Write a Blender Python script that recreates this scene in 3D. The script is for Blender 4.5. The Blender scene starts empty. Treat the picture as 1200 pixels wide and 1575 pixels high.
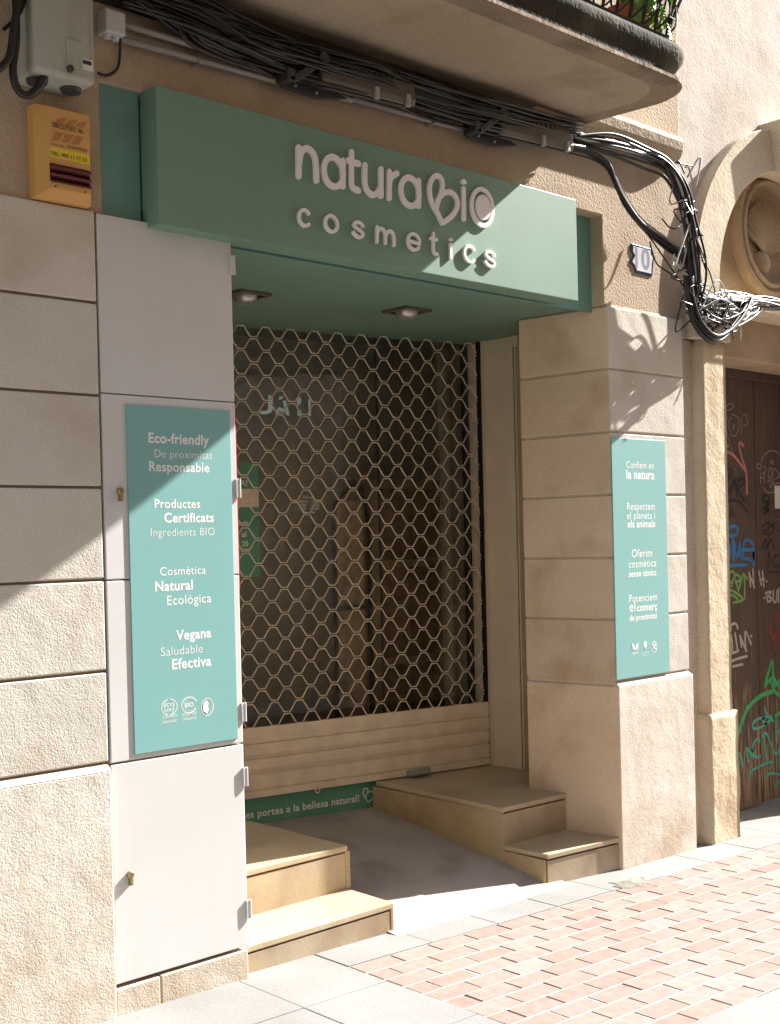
import bpy, bmesh, math, random
from mathutils import Vector, Matrix
R_ = math.radians
sc = bpy.context.scene
C = sc.collection
random.seed(7)

# ------------------------------------------------------------------ camera, sky, sun, exposure
CAM = Vector((-4.84600597, -3.55636688, 1.6))
ROT = ((0.72742451, -0.68576998, -0.02393959), (-0.02349349, 0.00997718, -0.9996742), (0.68578541, 0.72774995, -0.00885349))
F_, CX, CY = 1902.218, 600.0, 847.4
cd = bpy.data.cameras.new('camera'); cam = bpy.data.objects.new('camera', cd); C.objects.link(cam)
r, d, f = (Vector(v) for v in ROT)
m = Matrix((r, -d, -f)).transposed().to_4x4(); m.translation = CAM
cam.matrix_world = m
cd.sensor_fit = 'HORIZONTAL'; cd.sensor_width = 36; cd.lens = F_ / 1200 * 36
cd.shift_y = (CY - 787.5) / 1200; cd.clip_end = 500; cd.clip_start = 0.05
sc.camera = cam

SUN = Vector((4.8, -1.0, 3.5)).normalized()
w = bpy.data.worlds.new('World'); sc.world = w; w.use_nodes = True
nt = w.node_tree; bg = nt.nodes['Background']
sky = nt.nodes.new('ShaderNodeTexSky'); sky.sky_type = 'NISHITA'; sky.sun_disc = False
sky.sun_elevation = math.asin(SUN.z); sky.sun_rotation = math.atan2(SUN.x, SUN.y)
nt.links.new(sky.outputs[0], bg.inputs[0]); bg.inputs[1].default_value = 0.1
sl = bpy.data.lights.new('sun', 'SUN'); so = bpy.data.objects.new('sun', sl); C.objects.link(so)
sl.energy = 5.0; sl.angle = R_(0.5); sl.color = (1, 0.965, 0.91)
so.rotation_euler = SUN.to_track_quat('Z', 'Y').to_euler(); so.location = (10, -5, 12)
sc.view_settings.view_transform = 'Standard'; sc.view_settings.look = 'None'
sc.view_settings.exposure = 1.83; sc.view_settings.gamma = 1
sc.cycles.max_bounces = 8; sc.cycles.diffuse_bounces = 5; sc.cycles.use_denoising = True
sc.cycles.sample_clamp_indirect = 6

# ------------------------------------------------------------------ measuring helpers (photo pixel -> point on a real plane)
RT = Matrix(ROT).transposed()
def ray(u, v): return RT @ Vector(((u - CX) / F_, (v - CY) / F_, 1.0))
def at(u, v, y=0.0):
    q = ray(u, v); return CAM + q * ((y - CAM.y) / q.y)
def atz(u, v, z=0.0):
    q = ray(u, v); return CAM + q * ((z - CAM.z) / q.z)
SH_A = R_(-11.3); SH_O = Vector((0.25, 1.09, 0))
SX = Vector((math.cos(SH_A), math.sin(SH_A), 0)); SY = Vector((-SX.y, SX.x, 0))
def ats(u, v, off=0.0):                     # shutter plane -> local (s, off, z)
    q = ray(u, v); P = SH_O + SY * off
    X = CAM + q * (SY.dot(P - CAM) / SY.dot(q)); D = X - SH_O
    return Vector((D.dot(SX), off, X.z))
def gz(x): return -0.025 * x

# ------------------------------------------------------------------ mesh builder
class MB:
    def __init__(s): s.v = []; s.f = []; s.c = []; s.col = None
    def add(s, vs, fs):
        o = len(s.v); s.v += [Vector(p) for p in vs]
        for q in fs:
            s.f.append([o + i for i in q]); s.c.append(s.col)
        return s
    def box(s, x0, x1, y0, y1, z0, z1):
        return s.add([(x0,y0,z0),(x1,y0,z0),(x1,y1,z0),(x0,y1,z0),(x0,y0,z1),(x1,y0,z1),(x1,y1,z1),(x0,y1,z1)],
                     [(3,2,1,0),(4,5,6,7),(0,1,5,4),(1,2,6,5),(2,3,7,6),(3,0,4,7)])
    def prism(s, poly, z0, z1, fn=None):    # poly: (a,b) list, extruded along third axis; fn maps (a,b,c)->xyz
        fn = fn or (lambda a, b, c: (a, b, c)); n = len(poly)
        vs = [fn(a, b, z0) for a, b in poly] + [fn(a, b, z1) for a, b in poly]
        return s.add(vs, [tuple(range(n))[::-1], tuple(range(n, 2*n))] + [(i, (i+1) % n, n+(i+1) % n, n+i) for i in range(n)])
    def tube(s, pts, r, n=6, cap=True):
        pts = [Vector(p) for p in pts]; k = len(pts); rs = r if isinstance(r, (list, tuple)) else [r]*k
        vs = []; up = Vector((0.13, 0.31, 0.94)).normalized(); prev = None
        for i in range(k):
            t = (pts[min(i+1, k-1)] - pts[max(i-1, 0)])
            if t.length < 1e-9: t = Vector((1, 0, 0))
            t.normalize()
            a = prev if prev is not None else up
            a = a - t * a.dot(t)
            if a.length < 1e-4: a = t.orthogonal()
            a.normalize(); b = t.cross(a); prev = a
            for j in range(n):
                w_ = 2*math.pi*j/n; vs.append(pts[i] + (a*math.cos(w_) + b*math.sin(w_))*rs[i])
        fs = [(i*n+j, i*n+(j+1) % n, (i+1)*n+(j+1) % n, (i+1)*n+j) for i in range(k-1) for j in range(n)]
        if cap: fs += [tuple(range(n))[::-1], tuple(range((k-1)*n, k*n))]
        return s.add(vs, fs)
    def lathe(s, prof, c, axis='y', n=32, arc=(0, 2*math.pi)):   # prof: (radius, along)
        vs = []; full = abs(arc[1]-arc[0]-2*math.pi) < 1e-6; m_ = n if full else n+1
        for j in range(m_):
            w_ = arc[0] + (arc[1]-arc[0])*j/n
            for (rr, h) in prof:
                a, b = rr*math.cos(w_), rr*math.sin(w_)
                vs.append({'y': (c[0]+a, c[1]+h, c[2]+b), 'z': (c[0]+a, c[1]+b, c[2]+h), 'x': (c[0]+h, c[1]+a, c[2]+b)}[axis])
        p = len(prof)
        fs = [(j*p+i, j*p+i+1, ((j+1) % m_)*p+i+1, ((j+1) % m_)*p+i) for j in range(n if full else n) for i in range(p-1)]
        return s.add(vs, fs)
    def ribbon(s, pts, wd, fn, y0, y1):
        if len(pts) > 6 and (Vector((pts[0][0], pts[0][1])) - Vector((pts[-1][0], pts[-1][1]))).length < 1e-5:
            return s.ring_band(pts[:-1], wd, fn, y0, y1)     # stroke with round ends, flat, in (a,b) plane, thickness y0..y1
        n = 8; pts = [Vector((p[0], p[1])) for p in pts]; k = len(pts); L = []; Rr = []
        nr = []
        for i in range(k):
            t = pts[min(i+1, k-1)] - pts[max(i-1, 0)]; t.normalize(); nr.append(Vector((-t.y, t.x)))
        h = wd/2
        L = [pts[i] + nr[i]*h for i in range(k)]; Rr = [pts[i] - nr[i]*h for i in range(k)]
        a0 = math.atan2(nr[0].y, nr[0].x); a1 = math.atan2(-nr[-1].y, -nr[-1].x)
        cap0 = [pts[0] + Vector((math.cos(a0+math.pi*j/n), math.sin(a0+math.pi*j/n)))*h for j in range(1, n)]
        cap1 = [pts[-1] + Vector((math.cos(a1+math.pi*j/n), math.sin(a1+math.pi*j/n)))*h for j in range(1, n)]
        # strip quads + caps, front & back & side
        o = [(p, q) for p, q in zip(L, Rr)]
        for yy, flip in ((y0, False), (y1, True)):
            vs = []; fs = []
            for p, q in o: vs += [fn(p.x, p.y, yy), fn(q.x, q.y, yy)]
            for i in range(k-1): fs.append((2*i, 2*i+1, 2*i+3, 2*i+2))
            b0 = len(vs); vs += [fn(p.x, p.y, yy) for p in cap0]; fs.append([0] + list(range(b0, b0+n-1)) + [1])
            b1 = len(vs); vs += [fn(p.x, p.y, yy) for p in cap1]; fs.append([2*k-1] + list(range(b1, b1+n-1)) + [2*k-2])
            s.add(vs, fs)
        loop = L + cap1[::-1] + Rr[::-1] + cap0[::-1]
        m_ = len(loop)
        vs = [fn(p.x, p.y, y0) for p in loop] + [fn(p.x, p.y, y1) for p in loop]
        return s.add(vs, [(i, (i+1) % m_, m_+(i+1) % m_, m_+i) for i in range(m_)])
    def ring_band(s, pts, wd, fn, y0, y1):
        pts = [Vector((p[0], p[1])) for p in pts]; k = len(pts); h = wd/2; A = []; Bq = []
        for i in range(k):
            t = pts[(i+1) % k] - pts[i-1]; t.normalize(); n_ = Vector((-t.y, t.x)); A.append(pts[i]+n_*h); Bq.append(pts[i]-n_*h)
        vs = [fn(p.x, p.y, y) for y in (y0, y1) for q in (A, Bq) for p in q]; fs = []
        for i in range(k):
            j = (i+1) % k
            fs += [(i, j, k+j, k+i), (2*k+i, 3*k+i, 3*k+j, 2*k+j), (i, 2*k+i, 2*k+j, j), (k+i, k+j, 3*k+j, 3*k+i)]
        return s.add(vs, fs)
    def slope(s):
        for p in s.v: p.z += gz(p.x)
        return s
    def build(s, name, mat, parent=None, bevel=0, smooth=False, seg=2):
        o_ = Vector((0, 0, 0))
        if parent is not None and not parent.get('frame'): o_ = parent_origin(parent)
        me = bpy.data.meshes.new(name); me.from_pydata([tuple(p - o_) for p in s.v], [], s.f); me.validate()
        bm = bmesh.new(); bm.from_mesh(me); bmesh.ops.recalc_face_normals(bm, faces=bm.faces); bm.to_mesh(me); bm.free()
        if any(c is not None for c in s.c):
            at_ = me.color_attributes.new('tint', 'FLOAT_COLOR', 'CORNER')
            for pol in me.polygons:
                c = s.c[pol.index] or 0.5
                for li in pol.loop_indices: at_.data[li].color = (c, c, c, 1)
        me.materials.append(mat)
        ob = bpy.data.objects.new(name, me); C.objects.link(ob)
        if parent is not None: ob.parent = parent
        if smooth:
            for p in me.polygons: p.use_smooth = True
        if bevel:
            b = ob.modifiers.new('b', 'BEVEL'); b.width = bevel; b.segments = seg; b.limit_method = 'ANGLE'; b.angle_limit = R_(40)
        return ob
def parent_origin(p):
    o_ = Vector(p.location)
    while p.parent is not None:
        p = p.parent; o_ += Vector(p.location)
    return o_
def tag(o, label, cat, group=None):
    o['label'] = label; o['category'] = cat
    if group: o['group'] = group
    return o
def thing(name, label, cat, loc=(0, 0, 0), group=None, frame=False):
    o = bpy.data.objects.new(name, None); C.objects.link(o); o.location = loc; o.empty_display_size = .1
    if frame: o['frame'] = 1; o.rotation_euler = (0, 0, SH_A)
    return tag(o, label, cat, group)
def struct(o): o['kind'] = 'structure'; return o
def cr(pts, n=8, closed=False):            # Catmull-Rom
    P = [Vector(p) for p in pts]; out = []
    k = len(P); idx = range(k if closed else k-1)
    g = (lambda i: P[i % k]) if closed else (lambda i: P[max(0, min(k-1, i))])
    for i in idx:
        a, b, c, e = g(i-1), g(i), g(i+1), g(i+2)
        for j in range(n):
            t = j/n
            out.append(0.5*((2*b) + (c-a)*t + (2*a-5*b+4*c-e)*t*t + (3*b-a-3*c+e)*t**3))
    out.append(P[0] if closed else P[-1]); return out

# ------------------------------------------------------------------ materials
def new_mat(name):
    m_ = bpy.data.materials.new(name); m_.use_nodes = True
    n = m_.node_tree.nodes; return m_, n, m_.node_tree.links, n['Principled BSDF']
def mat(name, col, rough=0.6, metal=0, noise=0.06, nscale=6, bump=0, bscale=200, spec=0.5):
    m_, n, l, p = new_mat(name)
    p.inputs['Roughness'].default_value = rough; p.inputs['Metallic'].default_value = metal
    p.inputs['Specular IOR Level'].default_value = spec
    tc = n.new('ShaderNodeTexCoord'); nz = n.new('ShaderNodeTexNoise'); nz.inputs['Scale'].default_value = nscale
    nz.inputs['Detail'].default_value = 6; l.new(tc.outputs['Object'], nz.inputs['Vector'])
    rp = n.new('ShaderNodeMapRange'); rp.inputs[1].default_value = .3; rp.inputs[2].default_value = .7
    rp.inputs[3].default_value = 1-noise*2; rp.inputs[4].default_value = 1+noise
    l.new(nz.outputs['Fac'], rp.inputs[0])
    mx = n.new('ShaderNodeVectorMath'); mx.operation = 'SCALE'; mx.inputs[0].default_value = col[:3]
    l.new(rp.outputs[0], mx.inputs['Scale']); l.new(mx.outputs[0], p.inputs['Base Color'])
    if bump:
        b2 = n.new('ShaderNodeTexNoise'); b2.inputs['Scale'].default_value = bscale; b2.inputs['Detail'].default_value = 3
        l.new(tc.outputs['Object'], b2.inputs['Vector'])
        bp = n.new('ShaderNodeBump'); bp.inputs['Strength'].default_value = 1; bp.inputs['Distance'].default_value = bump
        l.new(b2.outputs['Fac'], bp.inputs['Height']); l.new(bp.outputs[0], p.inputs['Normal'])
    return m_
def stone(name, c1, c2, stain=(.3, .2, .1), stain_amt=.3, pit=0.003, pscale=90, grain=.12, coarse=0.0, cscale=6, rough=.9, low_stain=0, vor=True, streak=0, course=0):
    m_, n, l, p = new_mat(name)
    p.inputs['Roughness'].default_value = rough; p.inputs['Specular IOR Level'].default_value = .2
    tc = n.new('ShaderNodeTexCoord'); O = tc.outputs['Object']
    def noise(sc_, det=5, dim=None, vec=O):
        z = n.new('ShaderNodeTexNoise'); z.inputs['Scale'].default_value = sc_; z.inputs['Detail'].default_value = det
        l.new(vec, z.inputs['Vector']); return z.outputs['Fac']
    def rng(x, a, b, c=0., e=1.):
        z = n.new('ShaderNodeMapRange'); z.clamp = True
        for i, q in enumerate((a, b, c, e)): z.inputs[i+1].default_value = q
        l.new(x, z.inputs[0]); return z.outputs[0]
    def mix(fac, A, B, mode='MIX'):
        z = n.new('ShaderNodeMix'); z.data_type = 'RGBA'; z.blend_type = mode
        l.new(fac, z.inputs[0])
        for i, q in ((6, A), (7, B)):
            if isinstance(q, tuple): z.inputs[i].default_value = (*q, 1)
            else: l.new(q, z.inputs[i])
        return z.outputs[2]
    col = mix(rng(noise(2.2, 8), .35, .68), c1, c2)
    st = rng(noise(3.7, 10), .52, .75, 0, stain_amt)
    col = mix(st, col, stain)
    if streak:
        mp = n.new('ShaderNodeMapping'); mp.inputs['Scale'].default_value = (9, 9, .9); l.new(O, mp.inputs[0])
        col = mix(rng(noise(1.6, 8, vec=mp.outputs[0]), .5, .75, 0, streak), col, stain)
    if low_stain:
        sx = n.new('ShaderNodeSeparateXYZ'); l.new(tc.outputs['Object'], sx.inputs[0])
        h = rng(sx.outputs['Z'], .75, .05, 0, 1)
        mm = n.new('ShaderNodeMath'); mm.operation = 'MULTIPLY'; l.new(h, mm.inputs[0])
        l.new(rng(noise(4.5, 8), .35, .65, 0, low_stain), mm.inputs[1]); col = mix(mm.outputs[0], col, stain)
    gr = rng(noise(pscale*2.2, 2), .3, .7, 1-grain, 1+grain)
    vm = n.new('ShaderNodeVectorMath'); vm.operation = 'SCALE'; l.new(col, vm.inputs[0]); l.new(gr, vm.inputs['Scale'])
    if course:
        s2 = n.new('ShaderNodeSeparateXYZ'); l.new(O, s2.inputs[0])
        f1 = n.new('ShaderNodeMath'); f1.operation = 'MULTIPLY_ADD'; mz_ = n.new('ShaderNodeMath'); mz_.operation = 'MAXIMUM'; l.new(s2.outputs['Z'], mz_.inputs[0]); mz_.inputs[1].default_value = .75; l.new(mz_.outputs[0], f1.inputs[0]); f1.inputs[1].default_value = 1/.2985; f1.inputs[2].default_value = 20 - .892/.2985
        f2 = n.new('ShaderNodeMath'); f2.operation = 'FLOOR'; l.new(f1.outputs[0], f2.inputs[0])
        wn = n.new('ShaderNodeTexWhiteNoise'); wn.noise_dimensions = '1D'; l.new(f2.outputs[0], wn.inputs['W'])
        v2 = n.new('ShaderNodeVectorMath'); v2.operation = 'SCALE'; l.new(vm.outputs[0], v2.inputs[0]); l.new(rng(wn.outputs['Value'], 0, 1, 1-course, 1+course*.6), v2.inputs['Scale']); vm = v2
    l.new(vm.outputs[0], p.inputs['Base Color'])
    h = noise(pscale, 3)
    if vor:
        vo = n.new('ShaderNodeTexVoronoi'); vo.inputs['Scale'].default_value = pscale*1.15; l.new(O, vo.inputs['Vector'])
        md = n.new('ShaderNodeMath'); md.operation = 'ADD'; l.new(h, md.inputs[0]); l.new(rng(vo.outputs['Distance'], .0, .5, 0, .55), md.inputs[1]); h = md.outputs[0]
    bp = n.new('ShaderNodeBump'); bp.inputs['Distance'].default_value = pit; bp.inputs['Strength'].default_value = 1
    l.new(h, bp.inputs['Height']); nor = bp.outputs[0]
    if coarse:
        b2 = n.new('ShaderNodeBump'); b2.inputs['Distance'].default_value = coarse; l.new(noise(cscale, 6), b2.inputs['Height']); l.new(nor, b2.inputs['Normal']); nor = b2.outputs[0]
    l.new(nor, p.inputs['Normal'])
    return m_
M = {}
M['stone'] = stone('bush_hammered_stone', (.575, .53, .465), (.65, .61, .55), (.42, .32, .22), .40, pit=.0011, pscale=115, grain=.2, low_stain=.75, coarse=.005, cscale=9, course=.09)
M['reveal'] = stone('honed_reveal_stone', (.60, .465, .33), (.68, .55, .415), (.38, .255, .15), .65, pit=.0012, pscale=80, low_stain=.5, coarse=.006, cscale=8, vor=False, course=.08)
M['lintel'] = stone('lintel_stone', (.45, .35, .255), (.53, .425, .32), (.26, .18, .11), .5, pit=.0022, pscale=70)
M['stucco'] = stone('old_stucco', (.54, .47, .40), (.64, .585, .53), (.44, .35, .28), .6, pit=.0016, pscale=75, coarse=.005, cscale=5, vor=False, grain=.2)
M['upper'] = stone('upper_plaster', (.50, .41, .31), (.57, .48, .37), (.38, .28, .19), .45, pit=.0022, pscale=60, coarse=.008)
M['ashlar'] = stone('portal_sandstone', (.55, .45, .31), (.62, .53, .40), (.44, .31, .18), .55, pit=.0022, pscale=55, coarse=.010, cscale=8, vor=False)
M['carved'] = stone('carved_stone', (.36, .27, .18), (.44, .34, .24), (.22, .15, .09), .6, pit=.003, pscale=60)
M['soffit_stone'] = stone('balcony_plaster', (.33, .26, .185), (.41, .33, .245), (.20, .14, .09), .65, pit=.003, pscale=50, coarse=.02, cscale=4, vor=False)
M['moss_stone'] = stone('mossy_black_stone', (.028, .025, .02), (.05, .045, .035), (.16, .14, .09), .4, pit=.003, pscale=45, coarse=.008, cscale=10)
M['lichen'] = stone('lichen_ledge', (.25, .23, .15), (.42, .38, .27), (.09, .08, .05), .8, pit=.01, pscale=40, coarse=.02, cscale=14)
M['marble'] = stone('cream_marble', (.42, .325, .21), (.56, .485, .37), (.24, .15, .08), .7, pit=.0006, pscale=60, grain=.06, rough=.45, vor=False, low_stain=.6)
M['tread'] = stone('worn_tread_marble', (.44, .345, .22), (.54, .46, .33), (.28, .19, .10), .6, pit=.0005, pscale=60, grain=.04, rough=.35, vor=False)
M['terrazzo'] = stone('step_side_stone', (.44, .33, .185), (.52, .41, .26), (.24, .16, .08), .6, pit=.001, pscale=90, grain=.2, rough=.8, vor=False, low_stain=.55)
M['ramp'] = stone('ramp_cement', (.39, .345, .315), (.46, .41, .375), (.20, .155, .125), .6, pit=.0015, pscale=70, grain=.06, vor=False)
M['granite'] = stone('grey_granite', (.218, .214, .206), (.262, .258, .250), (.175, .17, .16), .35, pit=.0012, pscale=110, grain=.16, rough=.75, vor=False)
M['mortar'] = stone('mortar', (.33, .315, .30), (.40, .385, .365), (.25, .21, .17), .4, pit=.003, pscale=80, vor=False)
M['dark_joint'] = mat('dark_joint', (.26, .19, .125), .95)
M['door_paint'] = stone('cabinet_paint', (.615, .605, .595), (.65, .642, .634), (.50, .46, .42), .10, pit=.00012, pscale=40, grain=.015, rough=.42, vor=False, streak=.10, coarse=.0012, cscale=2.2)
M['frame_paint'] = mat('frame_paint', (.66, .57, .45), .5, noise=.04)
M['teal'] = mat('teal_panel', (.20, .43, .42), .48, noise=.015, nscale=2)
M['green'] = mat('sign_green', (.165, .285, .215), .5, noise=.04, nscale=2, bump=.0008, bscale=5)
M['backing'] = mat('sign_backing_green', (.15, .32, .28), .5, noise=.05)
M['board_green'] = mat('board_green', (.10, .30, .19), .5)
M['letter'] = mat('letter_acrylic', (.80, .775, .765), .4, noise=.01)
M['vinyl'] = mat('white_vinyl', (.82, .82, .81), .5, noise=.01)
M['shutter'] = mat('shutter_beige', (.74, .62, .47), .42, noise=.07, nscale=9)
M['black_gap'] = mat('black_gap', (.008, .008, .008), .9)
M['steel'] = mat('dull_steel', (.45, .44, .43), .4, .8)
M['brass'] = mat('brass_lock', (.42, .34, .18), .35, .9)
M['cable'] = mat('black_cable', (.012, .012, .013), .42, noise=.1)
M['cable_old'] = mat('weathered_cable', (.028, .026, .025), .35, noise=.2)
M['cable_glare'] = mat('glare_cable', (.45, .44, .43), .4)  # pale colour paints the sun glare on some of the black cables
M['pvc'] = mat('grey_conduit', (.36, .33, .30), .5)
M['plastic'] = mat('grey_plastic', (.55, .555, .57), .4, noise=.02)
M['meter'] = stone('stained_fibreglass', (.40, .41, .36), (.47, .48, .43), (.24, .22, .17), .5, pit=.0005, pscale=30, grain=.03, rough=.6, vor=False, streak=.6)
M['lamp_grey'] = mat('floodlight_grey', (.13, .115, .10), .45, .3)
M['lamp_dark'] = mat('bracket_dark', (.035, .035, .038), .5)
M['alarm'] = mat('alarm_yellow', (.66, .36, .11), .35, noise=.03)
M['alarm_label'] = mat('alarm_label_yellow', (.80, .60, .03), .5)
M['maroon'] = mat('maroon_lens', (.11, .018, .022), .25)
M['ink'] = mat('black_ink', (.02, .02, .022), .5)
M['orange_ink'] = mat('orange_ink', (.50, .20, .06), .5)
M['tile'] = mat('white_tile', (.74, .74, .76), .15)
M['tile_blue'] = mat('tile_border', (.035, .045, .09), .15)
M['paper'] = mat('paper', (.68, .64, .62), .8)
M['red'] = mat('red_strip', (.62, .03, .06), .4)
M['iron'] = mat('rusty_iron', (.035, .026, .022), .7, .2, noise=.3, nscale=40)
M['terracotta'] = mat('terracotta', (.42, .14, .045), .8, noise=.1)
M['leaf'] = mat('fern_leaf', (.20, .40, .06), .6, noise=.3, nscale=30)
M['interior'] = mat('interior_wall', (.72, .69, .64), .8)
M['interior_dark'] = mat('interior_dark', (.42, .39, .36), .8)
M['wood'] = mat('shelf_wood', (.66, .44, .26), .6, noise=.18, nscale=12)
M['brick'] = None
def brick_mat():
    m_, n, l, p = new_mat('paving_brick')
    p.inputs['Roughness'].default_value = .85; p.inputs['Specular IOR Level'].default_value = .2
    a = n.new('ShaderNodeVertexColor'); a.layer_name = 'tint'
    rp = n.new('ShaderNodeValToRGB'); l.new(a.outputs[0], rp.inputs[0])
    e = rp.color_ramp.elements
    e[0].color = (.25, .168, .142, 1); e[1].color = (.30, .235, .21, 1); e[0].position = .0; e[1].position = 1
    q = e.new(.5); q.color = (.277, .203, .177, 1)
    tc = n.new('ShaderNodeTexCoord'); nz = n.new('ShaderNodeTexNoise'); nz.inputs['Scale'].default_value = 25; nz.inputs['Detail'].default_value = 8
    l.new(tc.outputs['Object'], nz.inputs[0])
    mr = n.new('ShaderNodeMapRange'); mr.inputs[1].default_value = .3; mr.inputs[2].default_value = .7; mr.inputs[3].default_value = .86; mr.inputs[4].default_value = 1.1
    l.new(nz.outputs[0], mr.inputs[0]); vm = n.new('ShaderNodeVectorMath'); vm.operation = 'SCALE'
    l.new(rp.outputs[0], vm.inputs[0]); l.new(mr.outputs[0], vm.inputs['Scale']); l.new(vm.outputs[0], p.inputs['Base Color'])
    b = n.new('ShaderNodeBump'); b.inputs['Distance'].default_value = .002; l.new(nz.outputs[0], b.inputs['Height']); l.new(b.outputs[0], p.inputs['Normal'])
    return m_
M['brick'] = brick_mat()
def door_wood():
    m_, n, l, p = new_mat('old_door_wood'); p.inputs['Roughness'].default_value = .75
    tc = n.new('ShaderNodeTexCoord'); mp = n.new('ShaderNodeMapping'); mp.inputs['Scale'].default_value = (14, 14, 1.1); l.new(tc.outputs['Object'], mp.inputs[0])
    nz = n.new('ShaderNodeTexNoise'); nz.inputs['Scale'].default_value = 2.2; nz.inputs['Detail'].default_value = 10; l.new(mp.outputs[0], nz.inputs[0])
    cr_ = n.new('ShaderNodeValToRGB'); e = cr_.color_ramp.elements; e[0].position = .35; e[0].color = (.060, .038, .028, 1); e[1].position = .78; e[1].color = (.105, .066, .046, 1); l.new(nz.outputs[0], cr_.inputs[0])
    # worn, bare wood towards the foot of the planks
    sx = n.new('ShaderNodeSeparateXYZ'); l.new(tc.outputs['Object'], sx.inputs[0])
    h = n.new('ShaderNodeMapRange'); h.inputs[1].default_value = 1.1; h.inputs[2].default_value = .05; l.new(sx.outputs[2], h.inputs[0])
    n2 = n.new('ShaderNodeTexNoise'); n2.inputs['Scale'].default_value = 3.5; n2.inputs['Detail'].default_value = 12; l.new(mp.outputs[0], n2.inputs[0])
    ad = n.new('ShaderNodeMath'); ad.operation = 'MULTIPLY_ADD'; l.new(h.outputs[0], ad.inputs[0]); ad.inputs[1].default_value = .30; l.new(n2.outputs[0], ad.inputs[2])
    mr = n.new('ShaderNodeMapRange'); mr.inputs[1].default_value = .66; mr.inputs[2].default_value = .82; mr.inputs[4].default_value = .8; l.new(ad.outputs[0], mr.inputs[0])
    mx = n.new('ShaderNodeMix'); mx.data_type = 'RGBA'; l.new(mr.outputs[0], mx.inputs[0]); l.new(cr_.outputs[0], mx.inputs[6]); mx.inputs[7].default_value = (.33, .22, .13, 1)
    l.new(mx.outputs[2], p.inputs['Base Color'])
    b = n.new('ShaderNodeBump'); b.inputs['Distance'].default_value = .004; l.new(n2.outputs[0], b.inputs['Height']); l.new(b.outputs[0], p.inputs['Normal'])
    return m_
M['door_wood'] = door_wood()
def glass_mat():
    m_, n, l, p = new_mat('shop_glass'); n.remove(p)
    tr = n.new('ShaderNodeBsdfTransparent'); tr.inputs[0].default_value = (.90, .92, .91, 1)
    gl = n.new('ShaderNodeBsdfGlossy'); gl.inputs['Roughness'].default_value = .02
    fr = n.new('ShaderNodeFresnel'); fr.inputs[0].default_value = 1.6; mx = n.new('ShaderNodeMixShader')
    l.new(fr.outputs[0], mx.inputs[0]); l.new(tr.outputs[0], mx.inputs[1]); l.new(gl.outputs[0], mx.inputs[2])
    l.new(mx.outputs[0], n['Material Output'].inputs[0]); return m_
M['glass'] = glass_mat()
def paint(name, col): M[name] = mat(name, col, .6, noise=.12, nscale=20); return M[name]
for nm, c in dict(spray_pink=(.45, .17, .15), spray_white=(.42, .38, .36), spray_black=(.012, .011, .012), spray_blue=(.02, .16, .42), spray_green=(.16, .34, .10), spray_teal=(.06, .38, .27), spray_emerald=(.04, .36, .12), spray_red=(.22, .03, .02), chalk=(.20, .175, .16)).items(): paint(nm, c)

# ------------------------------------------------------------------ lettering
def text_mesh(body, off=0.0):
    cu = bpy.data.curves.new('t', 'FONT'); cu.body = body; cu.size = 1; cu.space_character = 1.06; cu.offset = off; cu.resolution_u = 4
    o = bpy.data.objects.new('t', cu); C.objects.link(o); bpy.context.view_layer.update()
    me = bpy.data.meshes.new_from_object(o.evaluated_get(bpy.context.evaluated_depsgraph_get()))
    C.objects.unlink(o); bpy.data.objects.remove(o)
    vs = [v.co.copy() for v in me.vertices]; fs = [tuple(p.vertices) for p in me.polygons]; bpy.data.meshes.remove(me); return vs, fs
W = {'l': -.008, 'r': .004, 'm': .014, 's': .017, 'b': .025}
def text_on(mb, body, wt, p0, p1, n_out, hscale=1.0, lift=.0003):
    """text between two 3D baseline points; n_out is the surface normal"""
    vs, fs = text_mesh(body, W[wt]); x0 = min(v.x for v in vs); x1 = max(v.x for v in vs)
    ux = (p1 - p0); L = ux.length; ux.normalize(); k = L/(x1-x0); up = Vector((0, 0, 1)); up = (up - ux*up.dot(ux)).normalized()
    mb.add([p0 + ux*((v.x-x0)*k) + up*(v.y*k*hscale) + n_out*lift for v in vs], fs)
NF = Vector((0, -1, 0))
def flat_ribbon(mb, pts, wd, plane, lift=.0002, smooth=True, closed=False, th=.0002):
    """pts: 3D points on a y=const plane drawn as a stroke"""
    P = cr(pts, 5, closed) if smooth else [Vector(p) for p in pts]
    mb.ribbon([(p.x, p.z) for p in P], wd, lambda a, b, y: (a, y, b), plane - lift - th, plane - lift)

# ================================================================== SETTING
g = MB(); g.add([(-40, -30, -.03), (40, -30, -.03), (40, 12, -.03), (-40, 12, -.03)], [(0, 1, 2, 3)]); g.slope()
struct(g.build('ground', M['mortar']))
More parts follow.
